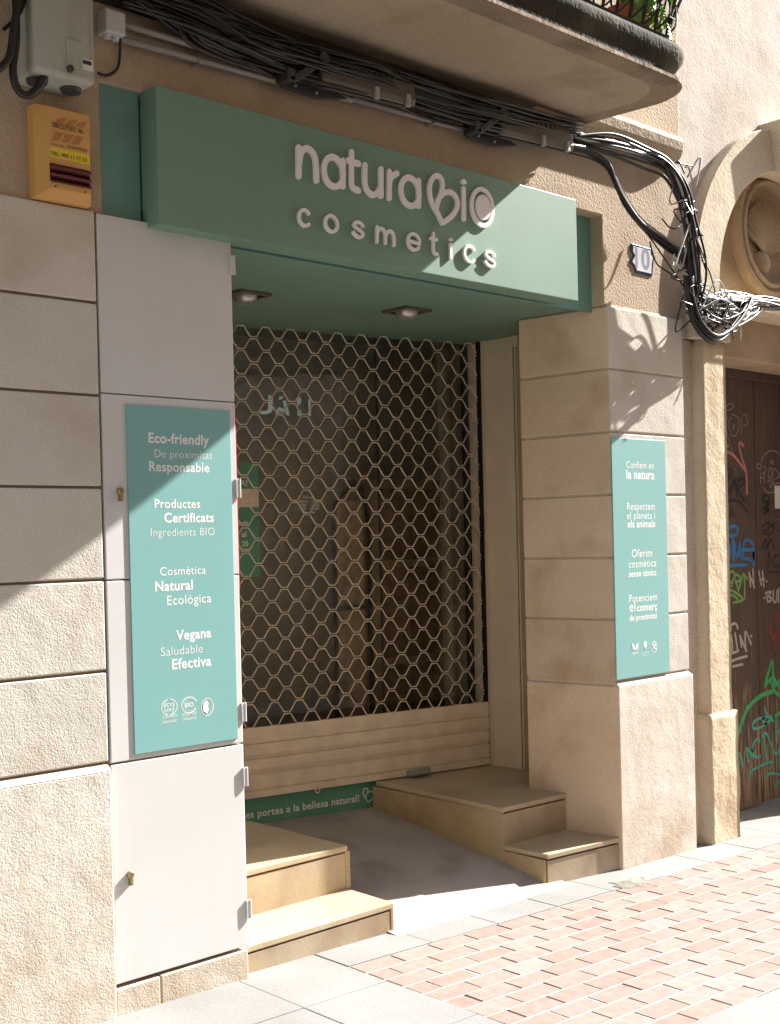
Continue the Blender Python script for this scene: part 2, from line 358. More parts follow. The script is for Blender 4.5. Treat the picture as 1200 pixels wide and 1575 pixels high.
# brick band
rb = random.Random(3)
g = MB(); ang = -0.032
px0, py0, bl, bw = -1.897, -.154, .1925, .0972
for row in range(12):
    x = 0 if row % 2 == 0 else -bl/2
    while x < 7.6:
        x0 = max(x, 0); x1 = x + bl
        c = min(1, max(0, rb.gauss(.5, .2))); g.col = c
        j = .0032; dz = rb.uniform(-.0010, .0010); t1, t2 = rb.uniform(-.0012, .0012), rb.uniform(-.0008, .0008)
        a0, a1, b0, b1 = x0 + j*rb.uniform(.15, .8), x1 - j*rb.uniform(.15, .8), -(row+1)*bw + .0036, -row*bw - .0036
        e = .004
        def P(a, b, z, e_=0): return (px0 + a*math.cos(ang) - b*math.sin(ang)*0 + b*.02, py0 + a*ang*1.0 + b, z + dz + t1*(a-a0)/bl + t2*(b-b0)/bw)
        vs = [P(a0, b0, -.03), P(a1, b0, -.03), P(a1, b1, -.03), P(a0, b1, -.03),
              P(a0, b0, -.004), P(a1, b0, -.004), P(a1, b1, -.004), P(a0, b1, -.004),
              P(a0+e, b0+e, 0), P(a1-e, b0+e, 0), P(a1-e, b1-e, 0), P(a0+e, b1-e, 0)]
        g.add(vs, [(0,1,5,4),(1,2,6,5),(2,3,7,6),(3,0,4,7),(4,5,9,8),(5,6,10,9),(6,7,11,10),(7,4,8,11),(8,9,10,11)])
        x = x1
g.slope(); struct(g.build('brick_paving', M['brick']))
m1 = MB(); m1.prism([(px0-.0, py0+.002), (px0+7.6, py0+7.6*ang+.002), (px0+7.6-.03, py0+7.6*ang-12*bw), (px0-.025, py0-12*bw)], -.03, -.0028); m1.prism([(-7, -4.6), (px0-.03, -4.6), (px0-.004, .05), (-7, .05)], -.03, -.0044); m1.prism([(px0-.003, py0+.003), (8, py0+(8-px0)*ang+.003), (8, .6), (px0-.003, .6)], -.03, -.0044); m1.prism([(px0-.02, py0-12*bw-.003), (8, py0+(8-px0)*ang-12*bw-.003), (8, -4.6), (px0-.02, -4.6)], -.03, -.0044); m1.slope(); struct(m1.build('paving_mortar', M['mortar']))
pt_ = MB(); rp_ = random.Random(8); c_ = Vector((-.20, -.17, 0)); pts = []
for i in range(18):
    a = 2*math.pi*i/18; r0 = .085 + rp_.uniform(-.03, .03); pts.append((c_.x + r0*1.35*math.cos(a), c_.y - .02 + r0*.8*math.sin(a)))
pt_.prism(pts, -.01, .0022); pt_.slope(); struct(pt_.build('paving_repair', stone('dirty_repair', (.10, .09, .075), (.30, .28, .25), (.06, .05, .04), .8, pit=.006, pscale=30, coarse=.02, cscale=14, vor=False)))
# granite slabs
g = MB()
def slab(poly):
    cx = sum(p[0] for p in poly)/len(poly); cy = sum(p[1] for p in poly)/len(poly); dz = rb.uniform(-.0015, .0015)
    ins = []
    for x, y in poly:
        d_ = Vector((cx-x, cy-y)); d_.normalize(); ins.append((x + d_.x*.0018, y + d_.y*.0018))
    g.prism(ins, -.03, dz)
def edge_y(x): return py0 + (x - px0)*ang
xs = [-1.897, -1.477, -1.107, -.74, -.372, -.0, .40, .80, 1.2, 1.6, 2.0, 2.4, 2.8, 3.3, 3.9, 4.6, 5.4]
for a, b in zip(xs, xs[1:]): slab([(a, edge_y(a)+.003), (b, edge_y(b)+.003), (b, .05 if b < .9 else .5), (a, .05 if a < .9 else .5)])
yl = [.05, -.362, -.80, -1.25, -1.72, -2.2, -2.7, -3.2]
xl = [-6.5, -5.7, -4.9, -4.1, -3.3, -2.278, -1.9]
for y1, y0 in zip(yl, yl[1:]):
    o_ = rb.uniform(-.1, .1) if y1 < -.3 else 0
    for a, b in zip(xl, xl[1:]):
        slab([(a + (o_ if -6 < a < -2 and a != -2.278 else 0), y0), (b + (o_ if b < -2.3 else 0), y0), (b + (o_ if b < -2.3 else 0), y1), (a + (o_ if -6 < a < -2 and a != -2.278 else 0), y1)])
for i in range(9):
    for j_ in range(4):
        a = -1.9 + i*.78 + (.3 if j_ % 2 else 0); t = lambda x: edge_y(x) - 12*bw - .006
        y1 = -.48*j_; y0 = -.48*(j_+1)
        slab([(a, t(a)+y0), (a+.78, t(a+.78)+y0), (a+.78, t(a+.78)+y1), (a, t(a)+y1)])
g.slope(); struct(g.build('pavement', M['granite'], bevel=.002))
# ramp
g = MB(); prof = [(-.02, -.05), (-.02, .0), (.05, .012), (.2, .048), (.344, .078), (.6, .12), (.83, .149), (1.02, .175), (1.22, .193), (1.6, .21), (1.6, -.05)]
vs = []; n = len(prof); fs = []
NX = 10
for i in range(NX+1):
    x = -1.52 + 1.1*i/NX
    for (y, z) in prof: vs.append((x, y, z + (gz(x)*max(0, 1-y/.7) if z > -.04 else 0)))
for i in range(NX):
    for j_ in range(n-1): fs.append((i*n+j_, i*n+j_+1, (i+1)*n+j_+1, (i+1)*n+j_))
g.add(vs, fs); struct(g.build('entrance_ramp', M['ramp'], smooth=False))

# ================================================================== SHOP BUILDING
B = thing('shop_building', 'beige dressed-stone shop front with grooved courses and overhanging balcony', 'building', (0, 0, 0))
JZ = [.897, 1.195, 1.492, 1.791, 2.089, 2.389, 2.69]
# stone wall (the stretch beside the cabinet)
wl = MB(); XR = -2.772
wl.box(-9, XR-.004, .012, .5, -.4, 2.68)
wl.box(-9, XR, -.014, .011, -.4, .875)
wl.prism([(-9, 0)], 0, 0) if False else None
wl.add([(-9, -.014, .875), (XR, -.014, .875), (XR, .006, .896), (-9, .006, .896), (-9, .011, .875), (XR, .011, .875), (-9, .011, .896), (XR, .011, .896)], [(0, 1, 2, 3), (3, 2, 7, 6), (1, 5, 7, 2), (0, 3, 6, 4)])
for z0, z1 in zip(JZ, JZ[1:]):
    wl.box(-9, XR, 0, .0118, z0+.006, z1-.003)
wall_l = wl.build('stone_wall', M['stone'], B, bevel=.005)
wj = MB(); wj.box(-9, XR-.001, .0095, .0117, .88, 2.688); wj.build('joint', M['dark_joint'], wall_l)
# stone plinth below the cabinet
pl = MB(); pl.box(-2.768, -2.60, -.004, .3, -.4, .158); pl.box(-2.597, -2.234, -.002, .3, -.4, .160)
pl.build('plinth', M['stone'], B, bevel=.006)
# upper wall + lintel : pieces round the sign recess
up = MB()
up.prism([(-9, 2.684), (-2.735, 2.684), (-2.735, 3.118), (-.05, 3.118), (-.05, 2.694), (.62, 2.694), (.62, 7), (-9, 7)], .012, .5, lambda a, b, c: (a, c, b))
uw = up.build('upper_wall', M['lintel'], B, bevel=.006)
sb = MB(); sb.box(-9, -.34, .004, .0118, 3.375, 3.499); sb.build('dark_band', mat('dark_brown', (.045, .035, .028), .95, noise=.4, nscale=5, bump=.004, bscale=20), uw)  # mottled dark brown strip along the wall behind the cables
# pier
pr = MB()
def pier_poly(i): return [(-.037+i, i), (.588-i, i), (.588-i, .86), (.32, .86), (-.1+i, .50)]
z = .90
pr.prism([(-.034, -.014), (.60, -.014), (.60, .86), (.32, .86), (-.1, .5), (-.04, .02)], -.4, .876)
pr.add([(-.034, -.014, .876), (.60, -.014, .876), (.58, .006, .897), (-.026, .006, .897), (-.034, .02, .876), (-.026, .02, .897), (.60, .02, .876), (.58, .02, .897)], [(0, 1, 2, 3), (0, 3, 5, 4), (1, 6, 7, 2), (3, 2, 7, 5)])
pr.prism(pier_poly(.010), .86, 2.70)
for z0, z1 in zip(JZ, JZ[1:]): pr.prism(pier_poly(0), z0+.006, z1-.004)
pier = pr.build('stone_pier', M['stone'], B, bevel=.005)
pier.data.materials.append(M['reveal'])
for p_ in pier.data.polygons:
    if p_.normal.x < -.6: p_.material_index = 1
# balcony: slab outline with rounded corner, profile layers
def bal_outline(xr, yf, rad, n=12, xl=-9):
    pts = [(xl, .02), (xl, -yf), (xr-rad, -yf)]
    for i in range(1, n+1):
        a = -math.pi/2 + (math.pi/2)*i/n
        pts.append((xr-rad+rad*math.cos(a), -yf+rad+rad*math.sin(a)))
    pts.append((xr-.045, .02)); return pts
prof = [(-.222, .598, 3.492), (-.206, .620, 3.491), (-.195, .632, 3.499), (-.197, .631, 3.514)]
prof2 = [(-.197, .631, 3.514), (-.230, .590, 3.532)]
prof3 = [(-.230, .590, 3.532), (-.234, .566, 3.548), (-.20, .572, 3.572), (-.16, .588, 3.60), (-.132, .598, 3.63), (-.128, .602, 3.655), (-.138, .596, 3.676), (-.165, .575, 3.689), (-.21, .53, 3.693)]
def layer(mb, prof_, cap_b=False, cap_t=False):
    rings = [[(x, y, zz) for x, y in bal_outline(xr, yf, .20)] for xr, yf, zz in prof_]; k = len(rings[0])
    vs = [p for rg in rings for p in rg]; fs = [(i*k+j, i*k+j+1, (i+1)*k+j+1, (i+1)*k+j) for i in range(len(rings)-1) for j in range(k-1)]
    if cap_b: fs.append(tuple(range(k)))
    if cap_t: fs.append(tuple(range((len(rings)-1)*k, len(rings)*k)))
    mb.add(vs, fs)
prof0 = [(-.335, .47, 3.4985), (-.262, .560, 3.500)]
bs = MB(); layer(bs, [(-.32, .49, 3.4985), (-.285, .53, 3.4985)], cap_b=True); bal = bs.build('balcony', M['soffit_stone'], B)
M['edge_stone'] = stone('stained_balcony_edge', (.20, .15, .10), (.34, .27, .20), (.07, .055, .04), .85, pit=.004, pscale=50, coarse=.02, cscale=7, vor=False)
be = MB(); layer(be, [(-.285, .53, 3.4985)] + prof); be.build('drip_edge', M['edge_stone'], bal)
b2 = MB(); layer(b2, prof2); b2.build('drip_ledge', M['lichen'], bal)
b3 = MB(); layer(b3, prof3, cap_t=True); b3.build('edge_moulding', M['moss_stone'], bal, smooth=True)
# console moulding beside the balcony
cm = MB(); pf = [(.012, 3.455), (-.02, 3.462), (-.05, 3.495), (-.062, 3.52), (-.068, 3.56), (-.06, 3.585), (-.03, 3.60), (.012, 3.60)]
cm.prism(pf, -.6, .545, lambda a, b, c: (c, a, b)); cm.build('console_moulding', M['upper'], B, bevel=.008)
# railing
rl = MB()
ol = bal_outline(-.20, .550, .16)
path = [Vector((x, y, 3.712)) for x, y in ol[1:]]
rl.tube([p for p in path], .011, 4); rl.tube([p + Vector((0, 0, 1.0)) for p in path], .016, 6)
Lp = 0; samples = []
dens = []
for a, b in zip(path, path[1:]):
    k = max(1, int((b-a).length/.01))
    for i in range(k): dens.append(a.lerp(b, i/k))
dens = [p for p in dens if p.x > -3.2]
cen = Vector((-1.6, 0, 0))
for i in range(0, len(dens), 9):
    p = dens[i]; nx = dens[min(i+3, len(dens)-1)]; t = (nx-p).normalized() if (nx-p).length > 1e-5 else Vector((0, 1, 0)); o_ = Vector((t.y, -t.x, 0))
    rl.tube(cr([p, p+o_*.03+Vector((0, 0, .12)), p+o_*.10+Vector((0, 0, .3)), p+o_*.07+Vector((0, 0, .5)), p+Vector((0, 0, .75)), p+Vector((0, 0, 1))], 5), .0075, 5)
    rl.tube(cr([p+t*.02+Vector((0, 0, .02)), p+t*.06+o_*.03+Vector((0, 0, .07)), p+t*.075+o_*.03+Vector((0, 0, .13)), p+t*.04+o_*.03+Vector((0, 0, .16))], 5), .005, 4)
rl.build('railing', M['iron'], bal)
# balcony window
bd = MB(); bd.box(-2.3, -.75, -.01, .011, 3.70, 6); bd.build('balcony_shutter', M['terracotta'], B)

# ---- entrance recess walls (jamb boards, ceiling, hidden side wall)
jm = MB(); jm.box(.262, .30, .846, 1.13, .2, 2.69); jm.box(.262, .42, .842, .86, .2, 2.69)
jm.build('jamb_board', M['frame_paint'], B, bevel=.004)
jc = MB(); jc.box(.235, .30, .80, .835, 2.63, 2.688); jc.build('jamb_cap', M['frame_paint'], B, bevel=.006)
ls = MB(); ls.box(-2.5, -2.24, .30, 1.8, .0, 2.69); ls.build('recess_wall', M['upper'], B)

# ================================================================== ENTRANCE STEPS
def tread_slab(mb, poly, z, th=.022): mb.prism(poly, z-th, z)
st = thing('entrance_steps', 'two cream marble steps beside the ramp, against the white cabinet, edges chipped', 'steps', (-1.9, .3, 0))
q = MB(); q.prism([(-2.232, .040), (-1.502, .040), (-1.492, .55), (-2.232, .55)], -.05, .1235); q.prism([(-2.232, .321), (-1.49, .321), (-1.473, 1.6), (-2.232, 1.6)], .122, .304); q.build('riser', M['marble'], st, bevel=.002)
q = MB(); q.prism([(-2.24, .037), (-1.484, .037), (-1.476, .335), (-2.24, .335)], .1295, .154); q.build('tread', M['tread'], st, bevel=.004)
q = MB(); q.prism([(-2.24, .317), (-1.478, .317), (-1.462, 1.43), (-2.24, 1.58)], .311, .335); q.build('tread', M['tread'], st, bevel=.004)
q = MB(); q.prism([(-2.235, .060), (-1.50, .060), (-1.49, 1.4), (-2.235, 1.5)], .12, .1315); q.prism([(-2.235, .344), (-1.492, .344), (-1.475, 1.4), (-2.235, 1.5)], .30, .3125); q.build('groove', M['black_gap'], st)
q = MB(); q.box(-1.5015, -1.486, .038, .058, .0, .1290); q.box(-1.4895, -1.464, .319, .338, .155, .3105); q.box(-1.49, -1.474, .338, 1.4, .05, .3105); q.build('edge_trim', M['terrazzo'], st, bevel=.002)
st = thing('entrance_steps', 'two brown stone steps with a speckled side wall, against the stone pier', 'steps', (-.3, .3, 0))
q = MB(); q.prism([(-.506, .054), (-.03, .002), (-.06, .55), (-.512, .55)], -.05, .124); q.prism([(-.522, .308), (-.05, .288), (-.09, .5), (.3, .85), (.3, 1.2), (-.47, 1.24)], .124, .303); q.build('riser', M['marble'], st, bevel=.002)
q = MB(); q.prism([(-.509, .050), (-.026, -.002), (-.06, .34), (-.515, .345)], .132, .155); q.build('tread', M['tread'], st, bevel=.004)
q = MB(); q.prism([(-.528, .303), (-.06, .283), (-.09, .5), (.32, .86), (.32, 1.12), (-.476, 1.235)], .311, .335); q.build('tread', M['tread'], st, bevel=.004)
q = MB(); q.prism([(-.500, .075), (-.03, .03), (-.06, .5), (-.505, .5)], .12, .1325); q.prism([(-.51, .33), (-.06, .31), (-.09, .5), (-.4, 1.2)], .30, .3115); q.build('groove', M['black_gap'], st)
q = MB()
q.prism([(.058, -.05), (.058, .131), (.31, .131), (.312, .3105), (1.235, .3105), (1.235, -.05)], -.014, 0, lambda a, b, c: (-.506 + c - (a-.058)*-.024 - .006, a, b))
q.build('side_wall', M['terrazzo'], st, bevel=.003)

# ================================================================== CABINET
cb = thing('utility_cabinet', 'tall off-white metal cabinet with four stacked doors and small hinges, beside the entrance', 'cabinet', (-2.5, 0, 0))
q = MB(); q.box(-2.766, -2.236, .02, .29, .17, 2.684); q.build('housing', M['frame_paint'], cb)
for (z0, z1) in ((.172, .888), (.895, 1.488), (1.4925, 2.098), (2.102, 2.682)):
    q = MB(); q.box(-2.7645, -2.2325, -.0005, .018, z0, z1); dr = q.build('door', M['door_paint'], cb, bevel=.003)
    if z0 in (.172, 1.4925):
        k = .528 if z0 < 1 else 1.79
        p = at(199, 1345) if z0 < 1 else at(183.5, 755)
        q = MB(); q.lathe([(0, -.016), (.009, -.016), (.011, -.013), (.011, 0)], (p.x, 0, p.z), n=20); q.box(p.x-.005, p.x+.005, -.015, 0, p.z-.034, p.z); q.box(p.x-.0015, p.x+.0015, -.018, -.0155, p.z-.004, p.z+.004); q.build('lock', M['brass'], dr)
for (u, v) in ((357, 408), (363, 751), (375, 1095), (379, 1194), (381, 1398)):
    p = at(u, v); q = MB(); q.box(-2.240, -2.2265, -.0085, -.001, p.z-.033, p.z+.033); q.tube([(-2.2245, -.0065, p.z-.034), (-2.2245, -.0065, p.z+.034)], .0045, 8); q.build('hinge', M['door_paint'], cb, bevel=.001)
rs = MB(); rs.box(-2.231, -2.2262, .004, .014, 1.44, 2.06); tag(rs.build('red_strip', M['red']), 'thin red strip running down behind the right edge of the white cabinet', 'strip')

# ================================================================== TEAL PANELS
def panel(name, label, x0, x1, z0, z1, yf, lines, base_lift):
    t = thing(name, label, 'sign', ((x0+x1)/2, yf, z0), 'teal text panels flanking the entrance')
    q = MB(); q.box(x0, x1, yf, yf+base_lift, z0, z1); q.build('board', M['teal'], t, bevel=.0015)
    q = MB(); q.box(x0+.05, x0+.09, yf+base_lift+.0001, .001, z0+.1, z1-.1); q.box(x1-.09, x1-.05, yf+base_lift, .001, z0+.1, z1-.1); q.build('spacer', M['steel'], t)
    for ln in lines:
        q = MB()
        for (s, wt, u0, v0, u1, v1) in ln:
            p0, p1 = at(u0, v0, yf), at(u1, v1, yf); zz = (p0.z+p1.z)/2; p0.z = p1.z = zz
            text_on(q, s, wt, p0, p1, NF)
        q.build('text_line', M['vinyl'], t)
    return t
YL = -.005
a = at(193.7, 621.5, YL); b = at(366.5, 1137, YL)
LP = panel('text_panel', 'large teal panel headed Eco-friendly, fixed on the white cabinet, half in shade', a.x, b.x, b.z+.002, a.z, YL, [
    [('Eco-friendly', 'b', 228.5, 680.8, 321.5, 684)], [('De proximitat', 'l', 238, 703, 326.8, 706.5)], [('Responsable', 's', 229.5, 724, 322, 726.7)],
    [('Productes', 'm', 238, 781, 308, 781.5)], [('Certificats', 'b', 252.7, 803, 329, 803)], [('Ingredients BIO', 'l', 232, 825, 330, 823)],
    [('Cosmètica', 'r', 246.2, 885, 316.7, 883)], [('Natural', 'b', 238.9, 909.5, 296.7, 906.5)], [('Ecològica', 'r', 257.3, 930.4, 325, 926.7)],
    [('Vegana', 'b', 271, 984.4, 325, 980)], [('Saludable', 'l', 247.8, 1009.3, 312, 1003.8)], [('Efectiva', 'b', 264.9, 1029.5, 325, 1023.3)]], .004)
def ring(q, c, rx, rz, wd, yf, n=28, a0=0, a1=360):
    pts = [Vector((c.x + rx*math.cos(R_(a0+(a1-a0)*i/n)), yf, c.z + rz*math.sin(R_(a0+(a1-a0)*i/n)))) for i in range(n+1)]
    flat_ribbon(q, pts, wd, yf, smooth=False)
def disc(q, c, rx, rz, yf, lift=.0004, n=24):
    q.add([(c.x + rx*math.cos(2*math.pi*i/n), yf-lift, c.z + rz*math.sin(2*math.pi*i/n)) for i in range(n)], [tuple(range(n))])
# certification marks on the big panel
c1, c2, c3 = at(260.2, 1087.8, YL), at(291, 1084.4, YL), at(319, 1087.3, YL)
q = MB(); ring(q, c1, .031, .027, .0028, YL)
for k in (-.6, .6):
    ring(q, c1, .031*.55, .027, .0014, YL, a0=90, a1=270) if k < 0 else ring(q, c1, .031*.55, .027, .0014, YL, a0=-90, a1=90)
for s, dz in (('ECO', .002), ('CERT', -.014)):
    text_on(q, s, 'm', Vector((c1.x-.022, YL, c1.z+dz)), Vector((c1.x+.022, YL, c1.z+dz)), NF, lift=.0003, hscale=.8)
for s, (u0, v0, u1, v1) in (('COSMOS', (250, 1105.5, 271.8, 1102.8)), ('ORGANIC', (250, 1113.2, 271.8, 1110.2))):
    p0, p1 = at(u0, v0, YL), at(u1, v1, YL); p1.z = p0.z; text_on(q, s, 'm', p0, p1, NF)
q.build('certification_mark', M['vinyl'], LP)
q = MB(); ring(q, c2, .031, .027, .003, YL, a0=20, a1=330); ring(q, c2, .025, .021, .0012, YL, a0=200, a1=340); ring(q, c2, .025, .021, .0012, YL, a0=20, a1=160)
text_on(q, 'BIO', 'b', Vector((c2.x-.018, YL, c2.z-.007)), Vector((c2.x+.018, YL, c2.z-.007)), NF)
for s, (u0, v0, u1, v1) in (('COSMOS', (280.4, 1101.7, 302.7, 1099)), ('ORGANIC', (280.4, 1108.8, 302.7, 1106))):
    p0, p1 = at(u0, v0, YL), at(u1, v1, YL); p1.z = p0.z; text_on(q, s, 'm', p0, p1, NF)
q.build('certification_mark', M['vinyl'], LP)
q = MB(); ring(q, c3, .025, .030, .0026, YL)
q.add([(c3.x-.018, YL-.001, c3.z-.012), (c3.x-.002, YL-.001, c3.z-.024), (c3.x+.006, YL-.001, c3.z-.008), (c3.x+.001, YL-.001, c3.z+.004), (c3.x+.006, YL-.001, c3.z+.012), (c3.x-.003, YL-.001, c3.z+.024), (c3.x-.016, YL-.001, c3.z+.014), (c3.x-.019, YL-.001, c3.z)], [tuple(range(8))])
ring(q, c3, .019, .023, .0016, YL, a0=-60, a1=60); q.build('certification_mark', M['vinyl'], LP)
YR = -.008
a = at(940.6, 672.7, YR); b = at(1031, 1033, YR)
RP = panel('text_panel', 'narrow teal panel headed Confiem en la natura, fixed on the sunlit stone pier', a.x, b.x, b.z, a.z, YR, [
    [('Confiem en', 'r', 963.5, 719.7, 1005.9, 720.8)], [('la natura', 'b', 963.5, 735.9, 1006.7, 737.2)],
    [('Respectem', 'r', 964.8, 784, 1007.4, 784)], [('el planeta i', 'r', 964.8, 798.3, 1007.7, 797.8)], [('els animals', 'b', 965.5, 811.3, 1008, 810.5)],
    [('Oferim', 'r', 972, 857.7, 1003.3, 855.6)], [('cosmètica', 'r', 967.4, 873.3, 1009.8, 871.2)], [('sense tòxics', 'b', 967.4, 887.3, 1009.8, 885)],
    [('Potenciem', 'r', 968, 926.3, 1011, 923.2)], [('el', 'r', 968.7, 941, 977.5, 940.3), ('comerç', 'b', 980, 940.2, 1011, 937.5)], [('de proximitat', 'b', 968.7, 955, 1011, 950.5)]], .006)
c1, c2, c3 = at(977.2, 995.5, YR), at(992.6, 991, YR), at(1006.6, 995, YR)
q = MB()
for sg in (-1, 1):
    q.add([(c1.x, YR-.001, c1.z-.016), (c1.x+sg*.022, YR-.001, c1.z-.008), (c1.x+sg*.027, YR-.001, c1.z+.022), (c1.x+sg*.006, YR-.001, c1.z+.010)], [(0, 1, 2, 3)])
text_on(q, 'VEGANO', 'b', Vector((c1.x-.027, YR, c1.z-.034)), Vector((c1.x+.027, YR, c1.z-.034)), NF, hscale=1.2); q.build('certification_mark', M['vinyl'], RP)
q = MB(); disc(q, c2, .013, .016, YR); q.add([(c2.x-.009, YR-.0012, c2.z-.008), (c2.x+.009, YR-.0012, c2.z-.008), (c2.x, YR-.0012, c2.z-.026)], [(0, 1, 2)])
for dz, s in ((-.043, 'comerç'), (-.055, 'proximitat')): text_on(q, s, 'r', Vector((c2.x-.026, YR, c2.z+dz)), Vector((c2.x+.026, YR, c2.z+dz)), NF, hscale=.8)
q.build('certification_mark', M['vinyl'], RP)
q = MB(); ring(q, c3, .021, .026, .004, YR); flat_ribbon(q, [(c3.x-.014, YR, c3.z+.016), (c3.x+.014, YR, c3.z-.016)], .004, YR, .002, smooth=False)
disc(q, c3 + Vector((-.002, 0, -.003)), .008, .012, YR); disc(q, c3 + Vector((.006, 0, .010)), .005, .006, YR, .0014); q.build('certification_mark', M['vinyl'], RP)

# ================================================================== SHOP SIGN
YS = -.072
sg = thing('shop_sign', 'long green box sign with raised pale lettering naturaBio cosmetics above the entrance', 'sign', (-1.4, 0, 2.69))
q = MB(); q.box(-2.574, -.352, YS, .03, 2.662, 3.122); q.build('sign_box', M['green'], sg, bevel=.003)
q = MB(); q.box(-2.738, -2.58, .028, .05, 2.69, 3.118); q.box(-2.5795, -.047, .082, .0955, 2.668, 3.117); q.build('backing_panel', M['backing'], sg)
q = MB(); q.prism([(-2.74, .096), (.33, .096), (.33, 1.080), (-2.74, 1.693)], 2.690, 2.72); sf = q.build('soffit', M['green'], sg)
q = MB(); q.box(-2.74, -.36, .0302, .0815, 2.70, 2.73); q.build('groove', M['black_gap'], sg)
zs_ = lambda u, v: at(420 + u/3.3333, 200 + v/3.3333, YS)
def ell(cx, cy, rx, ry, a0, a1, sh=.27, n=20): return [(cx + rx*math.cos(R_(a0+(a1-a0)*i/n)), cy - ry*math.sin(R_(a0+(a1-a0)*i/n)) + sh*rx*math.cos(R_(a0+(a1-a0)*i/n))) for i in range(n+1)]
cnt = [0]
def letter(strokes, wd, fills=()):
    q = MB()
    for s in strokes:
        pts = [zs_(*p) for p in s[0]]; P = cr(pts, 4) if s[1] else pts
        cnt[0] += 1; e = (cnt[0] % 5)*.0004
        q.ribbon([(p.x, p.z) for p in P], wd, lambda a, b, y: (a, y, b), YS-.010-e, YS-.0005)
    for fl in fills:
        pts = [zs_(*p) for p in fl]; q.prism([(p.x, p.z) for p in pts[:-1]], YS-.0125, YS-.0005, lambda a, b, c: (a, c, b))
    q.build('letter', M['letter'], sg)
WL = .0235
letter([([(125, 92), (125, 238)], 0), ([(128, 165), (136, 120), (160, 97), (186, 106), (207, 140), (214, 190), (216, 260)], 1)], WL)
letter([(ell(303, 216, 50, 75, 0, 360), 0), ([(350, 160), (351, 290)], 0)], WL)
letter([([(396, 116), (395, 255), (403, 295), (432, 312)], 1), ([(378, 158), (432, 175)], 0)], WL)
letter([([(464, 182), (463, 262), (473, 305), (500, 333), (528, 325), (545, 290)], 1), ([(546, 203), (546, 338)], 0)], WL)
letter([([(588, 216), (588, 350)], 0), ([(590, 285), (598, 245), (629, 224)], 1)], WL)
letter([(ell(696, 318, 47, 72, 0, 360), 0), ([(740, 262), (740, 390)], 0)], WL)
letter([([(860, 478), (838, 430), (806, 368), (795, 305), (806, 256), (832, 236), (856, 252), (862, 290), (850, 335), (832, 372)], 1), ([(828, 405), (845, 350), (872, 325), (905, 322), (932, 348), (938, 392), (912, 440), (862, 478)], 1)], WL*.92)
letter([([(970, 304), (972, 455)], 0)], WL, [ell(969, 268, 14, 13, 0, 360, n=14)])
letter([(ell(1066, 398, 54, 92, 0, 360, n=32), 0)], WL*.82, [ell(1068, 399, 39, 64, 0, 360, n=28)])
WC = .0132
letter([(ell(155, 452, 28, 40, 42, 318), 0)], WC)
letter([(ell(292, 482, 31, 40, 0, 360), 0)], WC)
def s_pts(cx, cy, w_=26, h_=36): return [(cx+w_*.9, cy-h_*.62+6), (cx+w_*.3, cy-h_*1.0+2), (cx-w_*.5, cy-h_*.92-3), (cx-w_*.85, cy-h_*.5-6), (cx-w_*.3, cy-h_*.1-2), (cx+w_*.45, cy+h_*.15+3), (cx+w_*.9, cy+h_*.52+7), (cx+w_*.45, cy+h_*.98+4), (cx-w_*.3, cy+h_*.98-2), (cx-w_*.95, cy+h_*.62-8)]
letter([(s_pts(430, 512), 1)], WC)
letter([([(527, 498), (527, 575)], 0), ([(528, 530), (540, 506), (558, 512), (569, 535), (570, 582)], 1), ([(571, 545), (585, 520), (603, 526), (613, 550), (614, 592)], 1)], WC)
letter([(ell(715, 575, 30, 40, 14, 325), 0), ([(688, 570), (742, 586)], 0)], WC)
letter([([(816, 532), (816, 612), (824, 634), (836, 638)], 1), ([(803, 556), (832, 564)], 0)], WC)
letter([([(904, 588), (905, 656)], 0)], WC, [ell(904, 563, 8, 8, 0, 360, n=12)])
letter([(ell(1003, 637, 28, 40, 42, 318), 0)], WC)
letter([(s_pts(1106, 662), 1)], WC)
# soffit spotlights
def spot(px, py, label):
    t = thing('spotlight', label, 'lamp', (px, py, 2.69), 'spotlights in the green soffit')
    q = MB()
    for (x0, x1, y0, y1) in ((-.085, .085, -.085, -.065), (-.085, .085, .065, .085), (-.085, -.065, -.065, .065), (.065, .085, -.065, .065)): q.box(px+x0, px+x1, py+y0, py+y1, 2.676, 2.6895)
    q.build('bezel', M['lamp_grey'], t, bevel=.002)
    q = MB(); q.box(px-.065, px+.065, py-.065, py+.065, 2.686, 2.6892); q.build('recess', M['black_gap'], t)
    q = MB(); q.lathe([(0, -.045), (.03, -.04), (.05, -.025), (.056, -.004), (.056, 0)], (px, py, 2.686), axis='z', n=24); q.build('reflector', M['steel'], t, smooth=True)
spot(-.735, .65, 'square recessed spotlight in the green soffit, fully visible near the middle')
spot(-1.575, .80, 'square recessed spotlight in the green soffit, half hidden behind the white cabinet')

# ================================================================== ROLLER SHUTTER (local frame along the skewed shop front)
sh = thing('roller_shutter', 'beige roller shutter with open honeycomb grille above solid slats, closed across the entrance', 'shutter', (SH_O.x, SH_O.y, 0), frame=True)
q = MB(); per = .1382; pitch = .125; r_w = .0037
s_node = ats(390, 538.75).x; z_node = 2.557
k = 0; z = z_node + pitch*2
rows = []
zc = z_node + .03125 + .0625*2          # wire centre lines every half pitch
i = 0
while zc > .66:
    rows.append((zc, i % 2)); zc -= .0625; i += 1
amp = .0255
for zc, ph in rows:
    pts = []
    s = s_node - per*13.5 + (0 if ph == 0 else per/2)
    # wire: flat valley at s (contact with the wire below), flat crest at s+per/2
    while s < .0:
        for ds, dz in ((-.018, -amp), (.018, -amp), (per/2-.018, amp), (per/2+.018, amp)):
            if -2.52 < s+ds < -.004: pts.append(Vector((s+ds, 0, max(zc+dz, .67))))
        s += per
    if zc < 2.70: q.tube(pts, r_w, 6)
q.build('grille', M['shutter'], sh, smooth=True)
